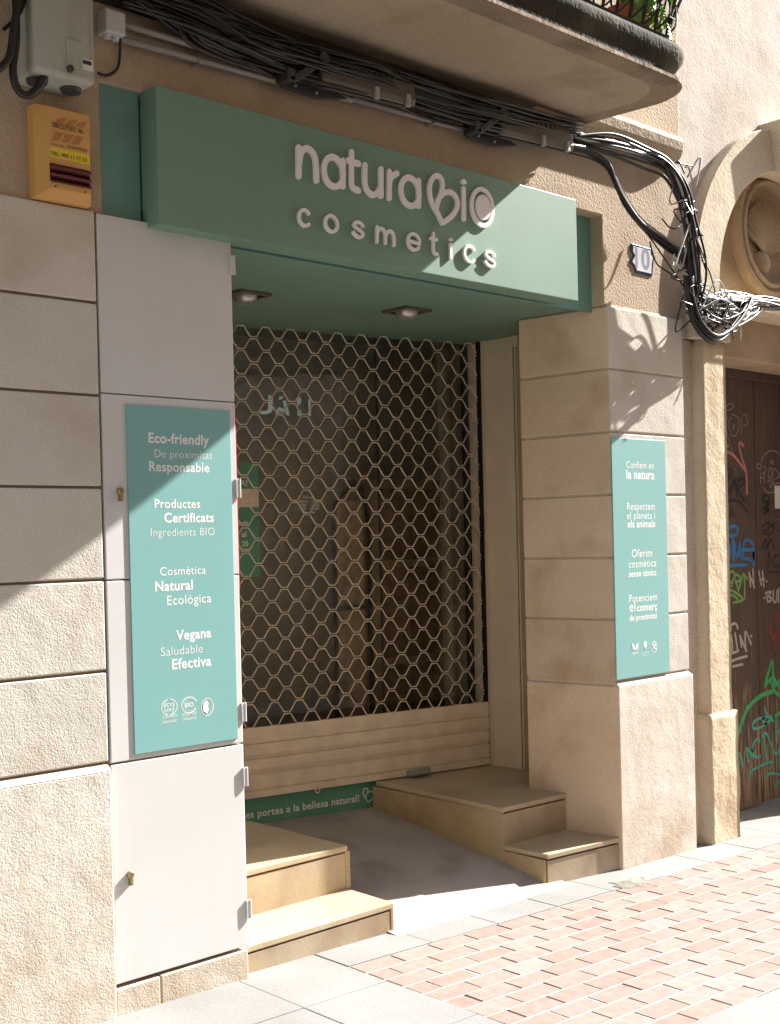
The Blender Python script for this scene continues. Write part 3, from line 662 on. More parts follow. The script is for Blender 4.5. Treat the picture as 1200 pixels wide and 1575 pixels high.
# solid slats profile
zs2 = [(.688, .0), (.688, -.012), (.640, -.016), (.612, -.012), (.607, -.006), (.604, -.014), (.556, -.019), (.536, -.012), (.531, -.006), (.528, -.014), (.484, -.019), (.462, -.012), (.457, -.004), (.452, -.006), (.452, -.016), (.386, -.016), (.384, -.007), (.378, -.007), (.376, -.018), (.342, -.018), (.340, .004)]
q = MB(); q.prism([(y, z) for z, y in zs2] + [(.006, .34), (.006, .688)], -2.5, -.004, lambda a, b, c: (c, a, b)); q.build('slats', M['shutter'], sh)
p = ats(640, 1187, -.02)
q = MB(); q.box(p.x-.06, p.x+.03, -.05, -.018, .342, .372); q.tube([(p.x-.05, -.055, .357), (p.x+.05, -.055, .357)], .016, 10); q.box(p.x+.02, p.x+.075, -.045, -.018, .345, .378); q.build('lock', M['steel'], sh, bevel=.004)
p = ats(487, 1215, -.02); q = MB(); q.tube([(p.x + .012*math.cos(t_*.6), -.03, p.z+.014*math.sin(t_*.6)) for t_ in range(12)], .004, 6); q.build('pull_ring', M['shutter'], sh)
q = MB(); q.box(.004, .03, -.03, .03, .335, 2.69); q.build('guide_rail', M['frame_paint'], sh)
q = MB(); q.box(-.004, .004, -.004, .03, .335, 2.69); q.build('guide_slot', M['black_gap'], sh)

# ---- board below the shutter
bd = thing('slogan_board', 'low green board under the shutter reading les portes a la bellesa natural', 'sign', (SH_O.x, SH_O.y, 0), frame=True)
pr_ = ats(580, 1240.8, .03)
q = MB(); q.box(-2.45, pr_.x, .03, .05, .195, .345); q.build('board', M['board_green'], bd, bevel=.002)
q = MB()
def text_local(q, s, wt, p0, p1, lift=.0004): text_on(q, s, wt, p0, p1, NF, lift=lift)
p1 = ats(552.5, 1232.5, .03); p0 = ats(375, 1260.0, .03); zt = (p0.z+p1.z)/2; p0.z = p1.z = zt
text_local(q, 'les portes a la bellesa natural!', 's', p0, p1); q.build('text_line', M['letter'], bd)
q = MB(); hb = lambda u, v: ats(360 + u/3.75, 1060 + v/3.75, .03)
for s in ([(775, 652), (755, 625), (745, 600), (750, 578), (764, 572), (772, 582), (768, 600), (757, 620)], [(757, 628), (768, 600), (785, 590), (800, 596), (805, 612), (795, 635), (775, 652)]):
    P = cr([hb(*p) for p in s], 5); q.ribbon([(p.x, p.z) for p in P], .006, lambda a, b, y: (a, y, b), .0282, .029)
q.build('heart_logo', M['letter'], bd)

# ---- shop interior behind the grille
ro = thing('shop_interior', 'dark shop room seen through the closed grille', 'room', (SH_O.x, SH_O.y, 0), frame=True)
q = MB(); q.box(-2.7, .9, .17, 1.5, .25, .333); q.build('floor', M['interior'], ro)
q = MB(); q.box(-2.7, .9, 1.5, 1.6, .33, 3); q.box(-2.8, -2.7, .1, 1.6, .33, 3); q.box(.75, .85, .16, 1.5, .33, 3); q.build('wall', M['interior'], ro)
q = MB(); q.box(-2.7, .9, .145, 1.5, 2.9, 3.0); q.build('ceiling', M['interior'], ro)
q = MB(); q.box(.034, .9, .10, .16, .2, 3.0); q.build('front_frame', M['frame_paint'], ro)
q = MB(); q.box(-3.2, .04, .012, .14, 2.692, 3.0); q.build('shutter_box', M['green'], ro)
gl = thing('shop_window', 'glazed shop front with a slim dark frame behind the grille', 'window', (SH_O.x, SH_O.y, 0), frame=True)
q = MB(); q.box(-2.5, .0, .150, .156, .335, 2.72); q.build('pane', M['glass'], gl)
q = MB(); q.box(-.012, .004, .14, .165, .335, 2.72); q.box(-.585, -.577, .148, .158, .335, 2.72); q.box(-2.5, 0, .14, .165, .333, .36); q.build('frame', M['lamp_dark'], gl)
q = MB(); dk = [ats(598, 513, .14), ats(579, 530, .14)]
# light wall strip seen at the right end inside
q = MB(); q.box(-.13, .03, .20, .23, .335, 2.75); tag(q.build('lining_panel', M['frame_paint']), 'pale grey panel behind the glass at the right end of the shop window', 'panel'); bpy.data.objects['lining_panel'].location = (SH_O.x, SH_O.y, 0); bpy.data.objects['lining_panel'].rotation_euler = (0, 0, SH_A)
def loc_thing(name, label, cat): return thing(name, label, cat, (SH_O.x, SH_O.y, 0), frame=True)
sf_ = loc_thing('display_shelf', 'tall wooden display shelf with three bays inside the dark shop', 'shelf')
x0, x1 = -.354, .152; y0, y1 = .62, .95
q = MB(); q.box(x0, x0+.06, y0, y1, .335, 1.95); q.box(x1-.05, x1, y0, y1, .335, 1.95); q.build('side_board', M['wood'], sf_, bevel=.003)
q = MB(); q.box(x0+.061, x1-.051, y1-.02, y1-.002, .4, 1.9); q.build('back_board', M['wood'], sf_)
for z in (1.925, 1.465, .885, .42):
    q = MB(); q.box(x0+.0605, x1-.0505, y0+.004, y1-.021, z-.025, z+.02); q.build('shelf_board', M['wood'], sf_, bevel=.003)
rk = loc_thing('display_rack', 'black arched metal rack with wooden backing standing inside the shop', 'rack')
q = MB(); xa, xb = -.617, -.385; yy = .6
q.tube(cr([(xa-.01, yy, .34), (xa, yy, 1.2), (xa+.005, yy, 1.72), (xa+.035, yy, 1.84), (xa+.115, yy, 1.90), (xb-.05, yy, 1.86), (xb-.005, yy, 1.76), (xb, yy, 1.2), (xb-.005, yy, .34)], 6), .014, 6)
q.tube([(xa, yy, 1.214), (xb, yy, 1.214)], .014, 6); q.add([(xa+.07, yy-.02, 1.87), (xa+.09, yy-.02, 1.95), (xa+.13, yy-.02, 1.955), (xa+.2, yy-.02, 1.90), (xa+.19, yy-.02, 1.86), (xa+.13, yy-.02, 1.885), (xa+.07, yy-.01, 1.87)], [(0, 1, 2, 3, 4, 5)]); q.build('frame', M['lamp_dark'], rk, smooth=False)
q = MB(); q.box(xa+.02, xb-.02, yy+.02, yy+.035, .5, 1.83); q.build('back_board', M['wood'], rk)
po = loc_thing('window_poster', 'green and beige poster stuck on the shop window beside the white cabinet', 'poster')
pa, pb = ats(396, 712, .148), ats(397, 887, .148); c0, c1_ = ats(395, 752, .148).z, ats(395, 780, .148).z
q = MB(); q.box(-1.78, pa.x, .1445, .1485, pb.z, pa.z); q.build('sheet', M['board_green'], po)
q = MB(); q.box(-1.78, pa.x, .143, .1444, c1_, c0); q.build('band', M['shutter'], po)
q = MB()
for s, (u0, v0, u1, v1) in (('A!', (369, 747.5, 380.5, 747.5)), ('cada.', (366, 807, 383.5, 807)), ('al', (372, 826, 379, 826)), ('20', (372, 840, 382, 840)), ('com', (371, 848, 383.5, 848))):
    pp0, pp1 = ats(u0, v0, .1445), ats(u1, v1, .1445); pp1.z = pp0.z; text_local(q, s, 'm', pp0, pp1)
q.build('text_line', M['letter'], po)
hs = loc_thing('opening_hours', 'small white opening hours lettering on the shop window glass', 'lettering')
q = MB()
for s, (u0, v0, u1, v1), wt in (('Horari', (466, 767, 484, 767), 'r'), ('de dilluns a dissabte', (453, 773, 496, 773), 'r'), ('10.00 - 13.30h', (459, 779, 491, 779), 'r'), ('17.00 - 20.30h', (459, 784.5, 491, 784.5), 'r'), ('Obert 24h', (466, 790, 484, 790), 'm')):
    pp0, pp1 = ats(u0, v0, .149), ats(u1, v1, .149); pp1.z = pp0.z; text_local(q, s, wt, pp0, pp1)
q.build('text_line', M['letter'], hs)
# pale blue cut letters on the glass
jl = loc_thing('window_lettering', 'pale blue cut letters on the upper left of the shop window', 'lettering')
M['cyan'] = mat('pale_blue_vinyl', (.62, .88, .95), .5)
q = MB(); jz = lambda u, v: ats(350 + u/7.873, 560 + v/7.873, .147)
for poly in ([(495, 375), (545, 385), (550, 540), (525, 590), (470, 605), (392, 605), (395, 565), (470, 565), (495, 540)], [(630, 390), (680, 395), (650, 430), (622, 428)], [(668, 445), (710, 440), (752, 620), (712, 618), (700, 580), (620, 570), (612, 620), (580, 620), (595, 550), (620, 520), (690, 545)], [(838, 400), (890, 405), (890, 470), (850, 510), (843, 500)], [(845, 560), (895, 560), (895, 628), (845, 628)], [(978, 425), (1010, 430), (1012, 628), (978, 628)]):
    pts = [jz(*p) for p in poly]; q.prism([(p.x, p.z) for p in pts], .1465, .148, lambda a, b, c: (a, c, b))
q.build('letter', M['cyan'], jl)

# ================================================================== WALL-MOUNTED BOXES
mt = thing('meter_box', 'stained pale grey electric meter box high on the wall above the yellow alarm', 'meter box', (-2.94, -.08, 3.03))
q = MB(); q.box(-3.045, -2.842, -.15, .012, 3.035, 3.9); q.build('housing', M['meter'], mt, bevel=.012)
q = MB(); a = at(104, 70, -.15); b = at(116, 115, -.15); q.box(a.x-.004, a.x+.05, -.153, -.149, 3.07, 3.155); q.build('latch_recess', M['meter'], mt, bevel=.002)
q = MB(); a = at(107, 106, -.153); q.lathe([(0, -.012), (.009, -.012), (.011, -.009), (.011, 0)], (a.x, -.153, a.z), n=16); q.build('lock', M['lamp_dark'], mt)
q = MB(); a = at(123, 88, -.151); b = at(143, 110, -.151); q.box(a.x, b.x, -.1525, -.1495, b.z, a.z); lb = q.build('label', M['paper'], mt)
q = MB(); q.box(a.x+.009, b.x-.006, -.1535, -.1526, b.z+.016, b.z+.028); q.build('print', M['ink'], lb)
q = MB(); q.lathe([(0, -.014), (.03, -.012), (.034, 0)], (-2.885, -.07, 3.035), axis='z', n=18); q.lathe([(0, -.014), (.03, -.012), (.034, 0)], (-3.0, -.07, 3.035), axis='z', n=18); q.build('gland', M['lamp_dark'], mt)
al = thing('alarm_box', 'yellow security alarm box with maroon lens and phone number, on the wall corner', 'alarm', (-2.9, 0, 2.69))
X0, X1, Z0, Z1 = -2.993, -2.812, 2.690, 2.978
q = MB(); q.add([(X0, .012, Z0), (X1+.02, .012, Z0), (X1+.02, .012, Z1), (X0, .012, Z1), (X0+.042, -.05, Z0+.03), (X1, -.05, Z0+.03), (X1, -.05, Z1-.004), (X0+.042, -.05, Z1-.004), (X0, -.03, Z0), (X1+.01, -.03, Z0), (X1+.01, -.03, Z1), (X0, -.03, Z1)],
      [(4, 5, 6, 7), (8, 9, 5, 4), (9, 10, 6, 5), (10, 11, 7, 6), (11, 8, 4, 7), (0, 1, 9, 8), (1, 2, 10, 9), (2, 3, 11, 10), (3, 0, 8, 11)]); q.build('housing', M['alarm'], al, bevel=.003)
ya = -.05; A_ = lambda u, v: at(u/4.775, v/4.775, ya)
a, b = A_(372, 1080), A_(650, 1200); q = MB(); q.box(A_(372, 1080).x, X1-.001, ya-.0004, ya, A_(372, 1150).z, A_(372, 1078).z+.001); q.build('phone_label', M['alarm_label'], al)
def al_text(s, wt, u0, v0, u1, v1, m_='ink', name='text_line', lift=.0016):
    p0, p1 = A_(u0, v0), A_(u1, v1); p1.z = p0.z; q = MB(); text_on(q, s, wt, p0, p1, NF, lift=lift); q.build(name, M[m_], al)
al_text('SECUTEC SL', 's', 385, 930, 612, 985, lift=.0022); al_text('SEGURIDAD', 'r', 495, 1085, 638, 1118); al_text('D.G.P. 2456', 'r', 378, 1062, 466, 1082); al_text('TEL. 902 11 77 52', 'm', 376, 1135, 637, 1190)
q = MB()
for row, (v0, v1, du) in enumerate(((865, 915, 40), (975, 1030, -40))):
    for i in range(3):
        u = 400 + i*75 + (0 if row == 0 else 0); dv = i*14
        pts = [A_(u, v1+dv-15), A_(u+60, v1+dv-5), A_(u+60+du*.9, v0+dv), A_(u+du*.6, v0+dv+5)] if row == 0 else [A_(u-30, v1+dv), A_(u+30, v1+dv+5), A_(u+65, v0+dv+5), A_(u+10, v0+dv-5)]
        q.prism([(p.x, p.z) for p in pts], ya-.0006, ya-.0001, lambda a, b, c: (a, c, b))
for v in (905, 965): p0, p1 = A_(372, v-5), A_(635, v+55); q.box(p0.x, X1-.002, ya-.0008, ya-.0002, p0.z-.0006, p0.z+.0006)
q.build('emblem', M['orange_ink'], al)
q = MB(); p0, p1 = A_(372, 1195), A_(372, 1330); prf = []
for i in range(25):
    t_ = i/24; prf.append((ya - .004 - .005*math.cos(t_*math.pi*5)*(-1), p0.z + (p1.z-p0.z)*t_))
q.prism(prf + [(ya, p1.z), (ya, p0.z)], p0.x-.003, X1-.001, lambda a, b, c: (c, a, b)); q.build('lens', M['maroon'], al)
q = MB()
for u, v in ((408, 1367), (625, 1410)): p = A_(u, v); q.lathe([(0, -.003), (.003, -.002), (.003, 0)], (p.x, ya, p.z), n=10)
q.build('screw', M['lamp_dark'], al)
jb = thing('junction_box', 'small light grey junction box on the wall beside the meter box', 'junction box', (-2.70, 0, 3.3))
q = MB(); q.box(-2.742, -2.668, -.05, .012, 3.262, 3.338); q.build('housing', M['plastic'], jb, bevel=.006, seg=3)
q = MB(); q.lathe([(0, -.014), (.011, -.012), (.013, 0)], (-2.722, -.02, 3.262), axis='z', n=14); q.lathe([(0, -.014), (.011, -.012), (.013, 0)], (-2.69, -.02, 3.262), axis='z', n=14); q.build('gland', M['plastic'], jb)
def conduit(pts, label):
    t = thing('conduit', label, 'conduit', pts[0], 'grey conduits along the lintel')
    q = MB(); q.tube(pts, .0115, 10); q.build('pipe', M['pvc'], t, smooth=True)
    q = MB(); a, b = Vector(pts[0]), Vector(pts[-1]); k = max(1, int((b-a).length/.42))
    for i in range(k):
        p = a.lerp(b, (i+.6)/k); q.box(p.x-.008, p.x+.008, p.y-.014, .012, p.z-.016, p.z+.016)
    q.build('clip', M['steel'], t, bevel=.003)
conduit([(-2.668, -.02, 3.312), (-2.2, -.02, 3.316), (-1.95, -.02, 3.322)], 'grey conduit leaving the junction box, upper of the two')
conduit([(-2.668, -.02, 3.262), (-2.1, -.02, 3.275), (-1.66, -.02, 3.290)], 'grey conduit leaving the junction box, lower of the two, longer')
conduit([(-1.66, -.02, 3.296), (-1.3, -.02, 3.303), (-.93, -.02, 3.312)], 'grey conduit stretched between the two floodlights')

# ================================================================== FLOODLIGHTS
def flood(x, z, label):
    t = thing('floodlight', label, 'floodlight', (x, 0, z), 'grey floodlights under the balcony')
    L = .46
    q = MB()       # body: wedge with ribs, long along x
    body = [(-.03, .015), (-.088, -.005), (-.098, .02), (-.09, .075), (-.045, .13), (-.025, .12)]
    q.prism(body, x+.08, x+.08+L, lambda a, b, c: (c, a - (c-x-.08)*.05, z + b + (c-x-.08)*.03)); q.build('housing', M['lamp_grey'], t, bevel=.006)
    q = MB()
    for i in range(9):
        s_ = x+.20 + i*.03; q.prism([(-.088, .080), (-.046, .134), (-.042, .146), (-.09, .092)], s_, s_+.006, lambda a, b, c: (c, a - (c-x-.08)*.05, z + b + (c-x-.08)*.03))
    q.build('cooling_fin', M['lamp_grey'], t)
    q = MB(); q.prism([(-.032, .010), (-.085, -.008), (-.085, -.013), (-.032, .005)], x+.10, x+.06+L, lambda a, b, c: (c, a - (c-x-.08)*.05, z + b + (c-x-.08)*.03)); q.build('glass', M['lamp_grey'], t)
    for i in (.26, .42):
        q = MB(); q.box(x+.08+i*1.0-.01, x+.08+i*1.0+.01, -.108-i*.04, -.09-i*.04, z-.012+i*.03, z+.035+i*.03); q.build('clip', M['pvc'], t, bevel=.003)
    q = MB(); q.add([], [])
    q.prism([(x-.06, .05), (x-.09, .01), (x-.06, -.03), (x+.10, -.035), (x+.2, -.015), (x+.26, .0), (x+.2, .012), (x+.02, .005)], -.035, -.022, lambda a, b, c: (a, c, z+b))
    q.prism([(x-.08, -.02), (x-.05, -.03), (x+.11, .085), (x+.09, .105)], -.10, -.09, lambda a, b, c: (a, c, z+b)); q.prism([(x-.085, -.025), (x-.05, -.025), (x-.05, .02), (x-.085, .02)], -.10, -.03, lambda a, b, c: (a, c, z+b))
    q.lathe([(0, -.018), (.022, -.018), (.024, 0)], (x+.085, -.092, z+.09), n=16); q.build('bracket', M['lamp_dark'], t, bevel=.003)
    q = MB(); q.lathe([(0, -.006), (.006, -.005), (.007, 0)], (x-.0, -.035, z-.01), n=10); q.lathe([(0, -.006), (.006, -.005), (.007, 0)], (x+.1, -.035, z-.015), n=10); q.build('bolt', M['steel'], t)
flood(-1.95, 3.285, 'grey ribbed floodlight under the balcony above the word natura')
flood(-.96, 3.305, 'grey ribbed floodlight under the balcony near the sunlit cable bundle')

# ================================================================== CABLES
rc = random.Random(11)
GC = {}
def cable(path, rad, m_, label, group, jit=.012, n=6):
    ox, oy, oz = rc.gauss(0, jit), -abs(rc.gauss(0, jit*1.3)), rc.gauss(0, jit)
    P = []
    for i, p in enumerate(path):
        k = .45 if i in (0, len(path)-1) else 1
        P.append(Vector(p) + Vector((ox*k + rc.gauss(0, jit*.35), oy*k - abs(rc.gauss(0, jit*.3)), oz*k + rc.gauss(0, jit*.4))))
    q = MB(); q.tube(cr(P, n), rad, 6); o = q.build('cable', m_, None, smooth=True)
    tag(o, label, 'cable', group); return o
def mc(): return rc.choice([M['cable']]*5 + [M['cable_old']]*3 + [M['cable_glare']])
YB = -.05
under = [at(195, -12, YB), at(300, 45, YB), at(380, 85, YB), at(470, 105, YB), at(560, 128, YB), at(650, 158, YB), at(760, 190, YB), at(885, 214, YB)]
for i in range(52):
    k = rc.uniform(-1, 1.6); pth = [p + Vector((0, rc.uniform(-.03, .03), .04*k)) for p in under]; pth[1].z += rc.uniform(-.01, .05); pth[2].z += rc.uniform(0, .04)
    for p in pth: p.z = min(p.z, 3.485)
    cable(pth, rc.choice((.005, .006, .007)), rc.choice([M['cable'], M['cable_old'], M['cable_old']]), 'dusty black cable running in the shade under the balcony', 'black cables under the balcony', .016)
for i in range(5):
    p = [at(200+i*14, -20, -.04), at(262+i*14, 20, -.05), at(285+i*10, 60, -.06), at(330+i*10, 85, -.05), at(420, 118, -.04)]
    cable(p, .008, M['cable_old'], 'thick black cable dropping from above into the bundle under the balcony', 'cables dropping from above', .008)
top = [at(880, 212, -.06), at(935, 224, -.07), at(985, 240, -.08), at(1020, 258, -.09), at(1040, 290, -.10), at(1050, 335, -.10), at(1060, 390, -.11), at(1064, 440, -.11), at(1058, 480, -.11)]
for i in range(24):
    cable(top, rc.choice((.005, .006, .0075)), mc(), 'sunlit black cable in the bundle bending from the balcony down to the portal', 'cables bending down to the portal', .019)
tail = [at(1052, 430, -.11), at(1060, 480, -.12), at(1072, 510, -.13), at(1095, 528, -.135), at(1118, 515, -.13), at(1138, 490, -.12), at(1150, 468, -.11)]
for i in range(6):
    t2 = [p + Vector((0, -.004*i, .006*i)) for p in tail]
    cable(t2, .009, M['cable'], 'thick black cable looping below the tangle above the wooden door', 'thick cables looping below the tangle', .007)
lowb = [at(868, 226, -.05), at(905, 234, -.06), at(932, 255, -.07), at(952, 300, -.07), at(982, 342, -.07), at(1018, 372, -.075), at(1045, 392, -.09), at(1060, 425, -.10)]
for i in range(10):
    cable(lowb, rc.choice((.005, .006)), mc(), 'thin cable in the lower bundle sagging diagonally above the house number', 'cables sagging above the house number', .013)
right = [at(1075, 468, -.10), at(1110, 462, -.09), at(1140, 464, -.08), at(1170, 466, -.08), at(1230, 474, -.08), at(1320, 492, -.08)]
for i in range(20):
    pth = [p + Vector((0, 0, rc.uniform(-.022, .024))) for p in right]
    cable(pth, rc.choice((.004, .005, .006)), rc.choice([M['cable'], M['cable_glare'], M['cable_old'], M['cable_glare']]), 'cable in the bundle running across the portal under the arch', 'cables running across the portal', .010)
for i in range(30):
    ya_ = -.07 - rc.random()*.09; g_ = rc.gauss
    P = [at(1058 + g_(0, 6), rc.uniform(410, 480), -.10), at(1072 + g_(0, 12), 462 + g_(0, 20), ya_), at(1098 + g_(0, 18), 478 + g_(0, 18), ya_ - .02), at(1120 + g_(0, 16), 486 + g_(0, 18), ya_), at(1142 + g_(0, 12), 474 + g_(0, 9), ya_ + .01), at(1172 + g_(0, 12), 468 + g_(0, 5), -.08)]
    if i % 3 == 0:
        c0 = at(1095 + g_(0, 20), 478 + g_(0, 16), ya_); r0 = rc.uniform(.025, .06)
        P[2:4] = [c0 + Vector((r0*math.cos(t_), -.02*math.sin(t_*2), r0*math.sin(t_)*.8)) for t_ in (2.5, 3.8, 5.2, 6.6, 8.0)]
    if i % 4 == 1: P = P[:rc.randint(3, 5)] + [P[3] + Vector((g_(0, .05), -.02, -abs(g_(0, .06))))]
    q = MB(); q.tube(cr(P, 7), rc.choice((.003, .004, .005)), 6); tag(q.build('cable', rc.choice([M['cable'], M['cable_old'], M['cable_glare'], M['cable']]), None, smooth=True), 'short cable coiled up in the tangle above the corner of the wooden door', 'cable', 'cables coiled in the tangle')
for i in range(14):
    c0 = at(1052 + rc.uniform(-14, 12), rc.uniform(270, 440), -.11); P = [c0 + Vector((rc.gauss(0, .045), -abs(rc.gauss(0, .03)), rc.gauss(0, .05) )) for k in range(5)]
    q = MB(); q.tube(cr(P, 6), rc.choice((.004, .005)), 6); tag(q.build('cable', mc(), None, smooth=True), 'loose cable end tied to the vertical bundle beside the arch', 'cable', 'loose cables on the vertical bundle')
for pts in ([(935, 262), (975, 330), (1005, 372), (1055, 445)], [(1000, 372), (1010, 405), (1030, 420), (1062, 445)], [(1060, 300), (1045, 345), (1030, 350), (1018, 335)], [(1075, 450), (1100, 470), (1090, 420), (1078, 400)]):
    cable([at(u, v, -.08) for u, v in pts], .004, M['cable'], 'single thin wire crossing the wall near the house number', 'thin wires near the house number', .004)
for pts, yy, rad in (([(30, -10), (22, 40), (14, 90), (-6, 110)], -.12, .012), ([(24, -10), (25, 60), (20, 110), (28, 140), (45, 148), (62, 132), (70, 112)], -.11, .013), ([(40, -10), (28, 20), (4, 45)], -.10, .006)):
    o = cable([at(u, v, yy) for u, v in pts], rad, M['cable'], {.012: 'thick black cable leaving the photo left of the meter box', .013: 'thick black cable looping up into the bottom of the meter box', .006: 'thin black wire crossing the cables left of the meter box'}[rad], 'black cables left of the meter box', .002, 10)
cable([at(184, 57, -.02), at(184, 80, 0), at(180, 105, 0), at(165, 116, 0.), at(150, 112, 0.)], .005, M['cable'], 'thin black wire hanging from the junction box to the green sign', 'wire from the junction box', .001)

# ================================================================== HOUSE NUMBER
hn = thing('house_number', 'white glazed house number tile with notched dark blue border below the cables', 'number plate', (.26, 0, 2.94))
tl = [(972, 374), (1003, 383), (1003, 389), (1007, 396), (1005, 408), (1004, 425), (978, 419), (977, 412), (970, 403), (975, 392), (971, 384)]
P = [at(u, v, .006) for u, v in tl]
q = MB(); q.prism([(p.x, p.z) for p in P], 0.006, .014, lambda a, b, c: (a, c, b)); q.build('border', M['tile_blue'], hn, bevel=.002)
ctr = sum(P, Vector())/len(P); q = MB(); q.prism([(ctr.x + (p.x-ctr.x)*.84, ctr.z + (p.z-ctr.z)*.84) for p in P], 0.0045, .0062, lambda a, b, c: (a, c, b)); q.build('face', M['tile'], hn)
q = MB(); text_on(q, '10', 'b', Vector((ctr.x-.06, .0045, ctr.z-.045)), Vector((ctr.x+.062, .0045, ctr.z-.045)), NF); M['tile_grey'] = mat('tile_grey', (.34, .36, .44), .2); q.build('numeral', M['tile_grey'], hn)

# ================================================================== NEIGHBOUR HOUSE WITH PORTAL
N = thing('neighbour_house', 'pale stucco house with arched stone portal and graffitied wooden door', 'building', (1.6, 0, 0))
CXA, CZA, RO, RI = 1.62, 2.875, .968, .733
nw = MB()
nw.box(.60, .955, .045, .5, -.4, 2.60); nw.box(.60, .955, .022, .5, 2.60, 2.88); nw.box(2.29, 9, .022, .5, -.4, 2.88)
n = 40                                                # wall above with arched hole
arcp = [(CXA + .74*math.cos(math.pi*i/n), CZA + .74*math.sin(math.pi*i/n)) for i in range(n+1)]
vs = []; fs = []
for (x, zz) in arcp: vs += [(x, .022, zz), (x, .3, zz)]
for i in range(n): fs.append((2*i, 2*i+2, 2*i+3, 2*i+1))
nw.add(vs, fs)
left = [p for p in arcp if p[0] <= CXA + 1e-6]; rightp = [p for p in arcp if p[0] >= CXA - 1e-6]
def tri(pts): nw.add([(x, .022, zz) for x, zz in pts], [tuple(range(len(pts)))])
for i in range(n):
    (xa_, za_), (xb_, zb_) = arcp[i], arcp[i+1]; tri([(xa_, za_), (xb_, zb_), (xb_, 7), (xa_, 7)])
tri([(.62, 2.88), (CXA-.74, 2.88), (CXA-.74, 7), (.62, 7)]); tri([(CXA+.74, 2.88), (9, 2.88), (9, 7), (CXA+.74, 7)])
nw.add([(.62, .022, 2.88), (.62, .4, 2.88), (.62, .4, 7), (.62, .022, 7)], [(0, 1, 2, 3)])
nw.build('stucco_wall', M['stucco'], N)
# rough jambs
def rough_block(x0, x1, y0, y1, z0, z1, seed, amp=.010, nx=8, ny=4, nz=40):
    rr = random.Random(seed); mb = MB()
    import mathutils
    def disp(x, y, zz):
        er = max(.25, min(1.3, (1.5-zz)*1.1)); v = (mathutils.noise.noise_vector(Vector((x*5+seed, y*5, zz*4.2)))*amp + mathutils.noise.noise_vector(Vector((x*16+seed, y*16, zz*13)))*amp*.45)*er
        return Vector((x, y, zz)) + Vector((v.x, v.y, v.z*.3))
    def grid(f, a, b):
        vs = [disp(*f(i/a, j/b)) for i in range(a+1) for j in range(b+1)]
        mb.add(vs, [(i*(b+1)+j, (i+1)*(b+1)+j, (i+1)*(b+1)+j+1, i*(b+1)+j+1) for i in range(a) for j in range(b)])
    X = lambda s: x0+(x1-x0)*s; Y = lambda s: y0+(y1-y0)*s; Z = lambda s: z0+(z1-z0)*s
    grid(lambda s, t: (X(s), y0, Z(t)), nx, nz); grid(lambda s, t: (x0, Y(s), Z(t)), ny, nz); grid(lambda s, t: (x1, Y(s), Z(t)), ny, nz); grid(lambda s, t: (X(s), Y(t), z1), nx, ny)
    return mb
jb_ = rough_block(.735, .962, -.016, .34, .62, 2.60, 3, .006); o = jb_.build('jamb', M['ashlar'], N, smooth=True)
bm = bmesh.new(); bm.from_mesh(o.data); bmesh.ops.remove_doubles(bm, verts=bm.verts, dist=.0008); bm.to_mesh(o.data); bm.free()
jb_ = rough_block(.715, .992, -.030, .36, -.3, .655, 5, .007, nz=26); o2 = jb_.build('jamb_base', M['ashlar'], o, smooth=True)
bm = bmesh.new(); bm.from_mesh(o2.data); bmesh.ops.remove_doubles(bm, verts=bm.verts, dist=.0008); bm.to_mesh(o2.data); bm.free()
jb_ = rough_block(2.28, 2.53, -.03, .34, -.3, 2.60, 9); jb_.build('jamb', M['ashlar'], N, smooth=True)
# arch ring
q = MB(); q.lathe([(RO, .03), (RO, -.035), (RO-.006, -.042), (RI+.006, -.042), (RI, -.036), (RI, .15)], (CXA, 0, CZA), n=64, arc=(0, math.pi)); M['arch_stone'] = stone('dressed_arch_stone', (.56, .47, .34), (.63, .55, .42), (.46, .34, .21), .4, pit=.002, pscale=60, coarse=.006, cscale=5, vor=False); ar = q.build('arch', M['arch_stone'], N, smooth=False)
for xa_, xb_ in ((CXA-RO, CXA-RI+.09), (CXA+RI-.09, CXA+RO)):
    q = MB(); q.box(xa_, xb_, -.042, .15, 2.60, CZA); q.build('springer', M['arch_stone'], ar, bevel=.004)
q = MB(); q.prism([(CXA-.14, RI-.02+CZA), (CXA+.10, RI-.02+CZA), (CXA+.16, CZA+RO+.02), (CXA-.20, CZA+RO+.02)], -.13, .05, lambda a, b, c: (a, c, b)); q.build('keystone', M['arch_stone'], ar, bevel=.012)
# tympanum, medallion, sill
q = MB(); q.box(CXA-.75, CXA+.75, .14, .3, 2.60, 3.66); ty = q.build('tympanum', M['carved'], N)
q = MB(); mc_ = (1.66, .14, 3.305)
q.lathe([(.37, 0), (.37, -.03), (.355, -.055), (.335, -.06), (.325, -.045), (.312, -.04), (.305, -.062), (.292, -.066), (.283, -.05), (.278, -.01), (.27, 0), (.15, .02), (0, .03)], mc_, n=64); md = q.build('medallion', M['carved'], ty, smooth=False, bevel=.003)
q = MB()
for i in range(17):                                  # shell flutes fanning from the lower middle
    a = R_(20 + i*140/16); e_ = Vector((mc_[0]+.245*math.cos(a), .13, mc_[2]-.10+.30*math.sin(a))); s_ = Vector((mc_[0]+.02*math.cos(a), .125, mc_[2]-.12))
    q.tube([s_, s_.lerp(e_, .5) + Vector((0, -.02, 0)), e_], [.006, .016, .024], 8)
q.lathe([(.0, -.05), (.05, -.04), (.075, -.01), (.08, 0)], (mc_[0]-.05, .14, mc_[2]-.17), n=20); q.build('shell_relief', M['carved'], md, smooth=True)
q = MB(); pf = [(.16, 2.78), (-.03, 2.78), (-.05, 2.80), (-.055, 2.83), (-.045, 2.855), (-.01, 2.875), (.16, 2.88)]; q.prism(pf, .895, 2.345, lambda a, b, c: (c, a, b)); q.build('sill_moulding', M['ashlar'], N, bevel=.006)
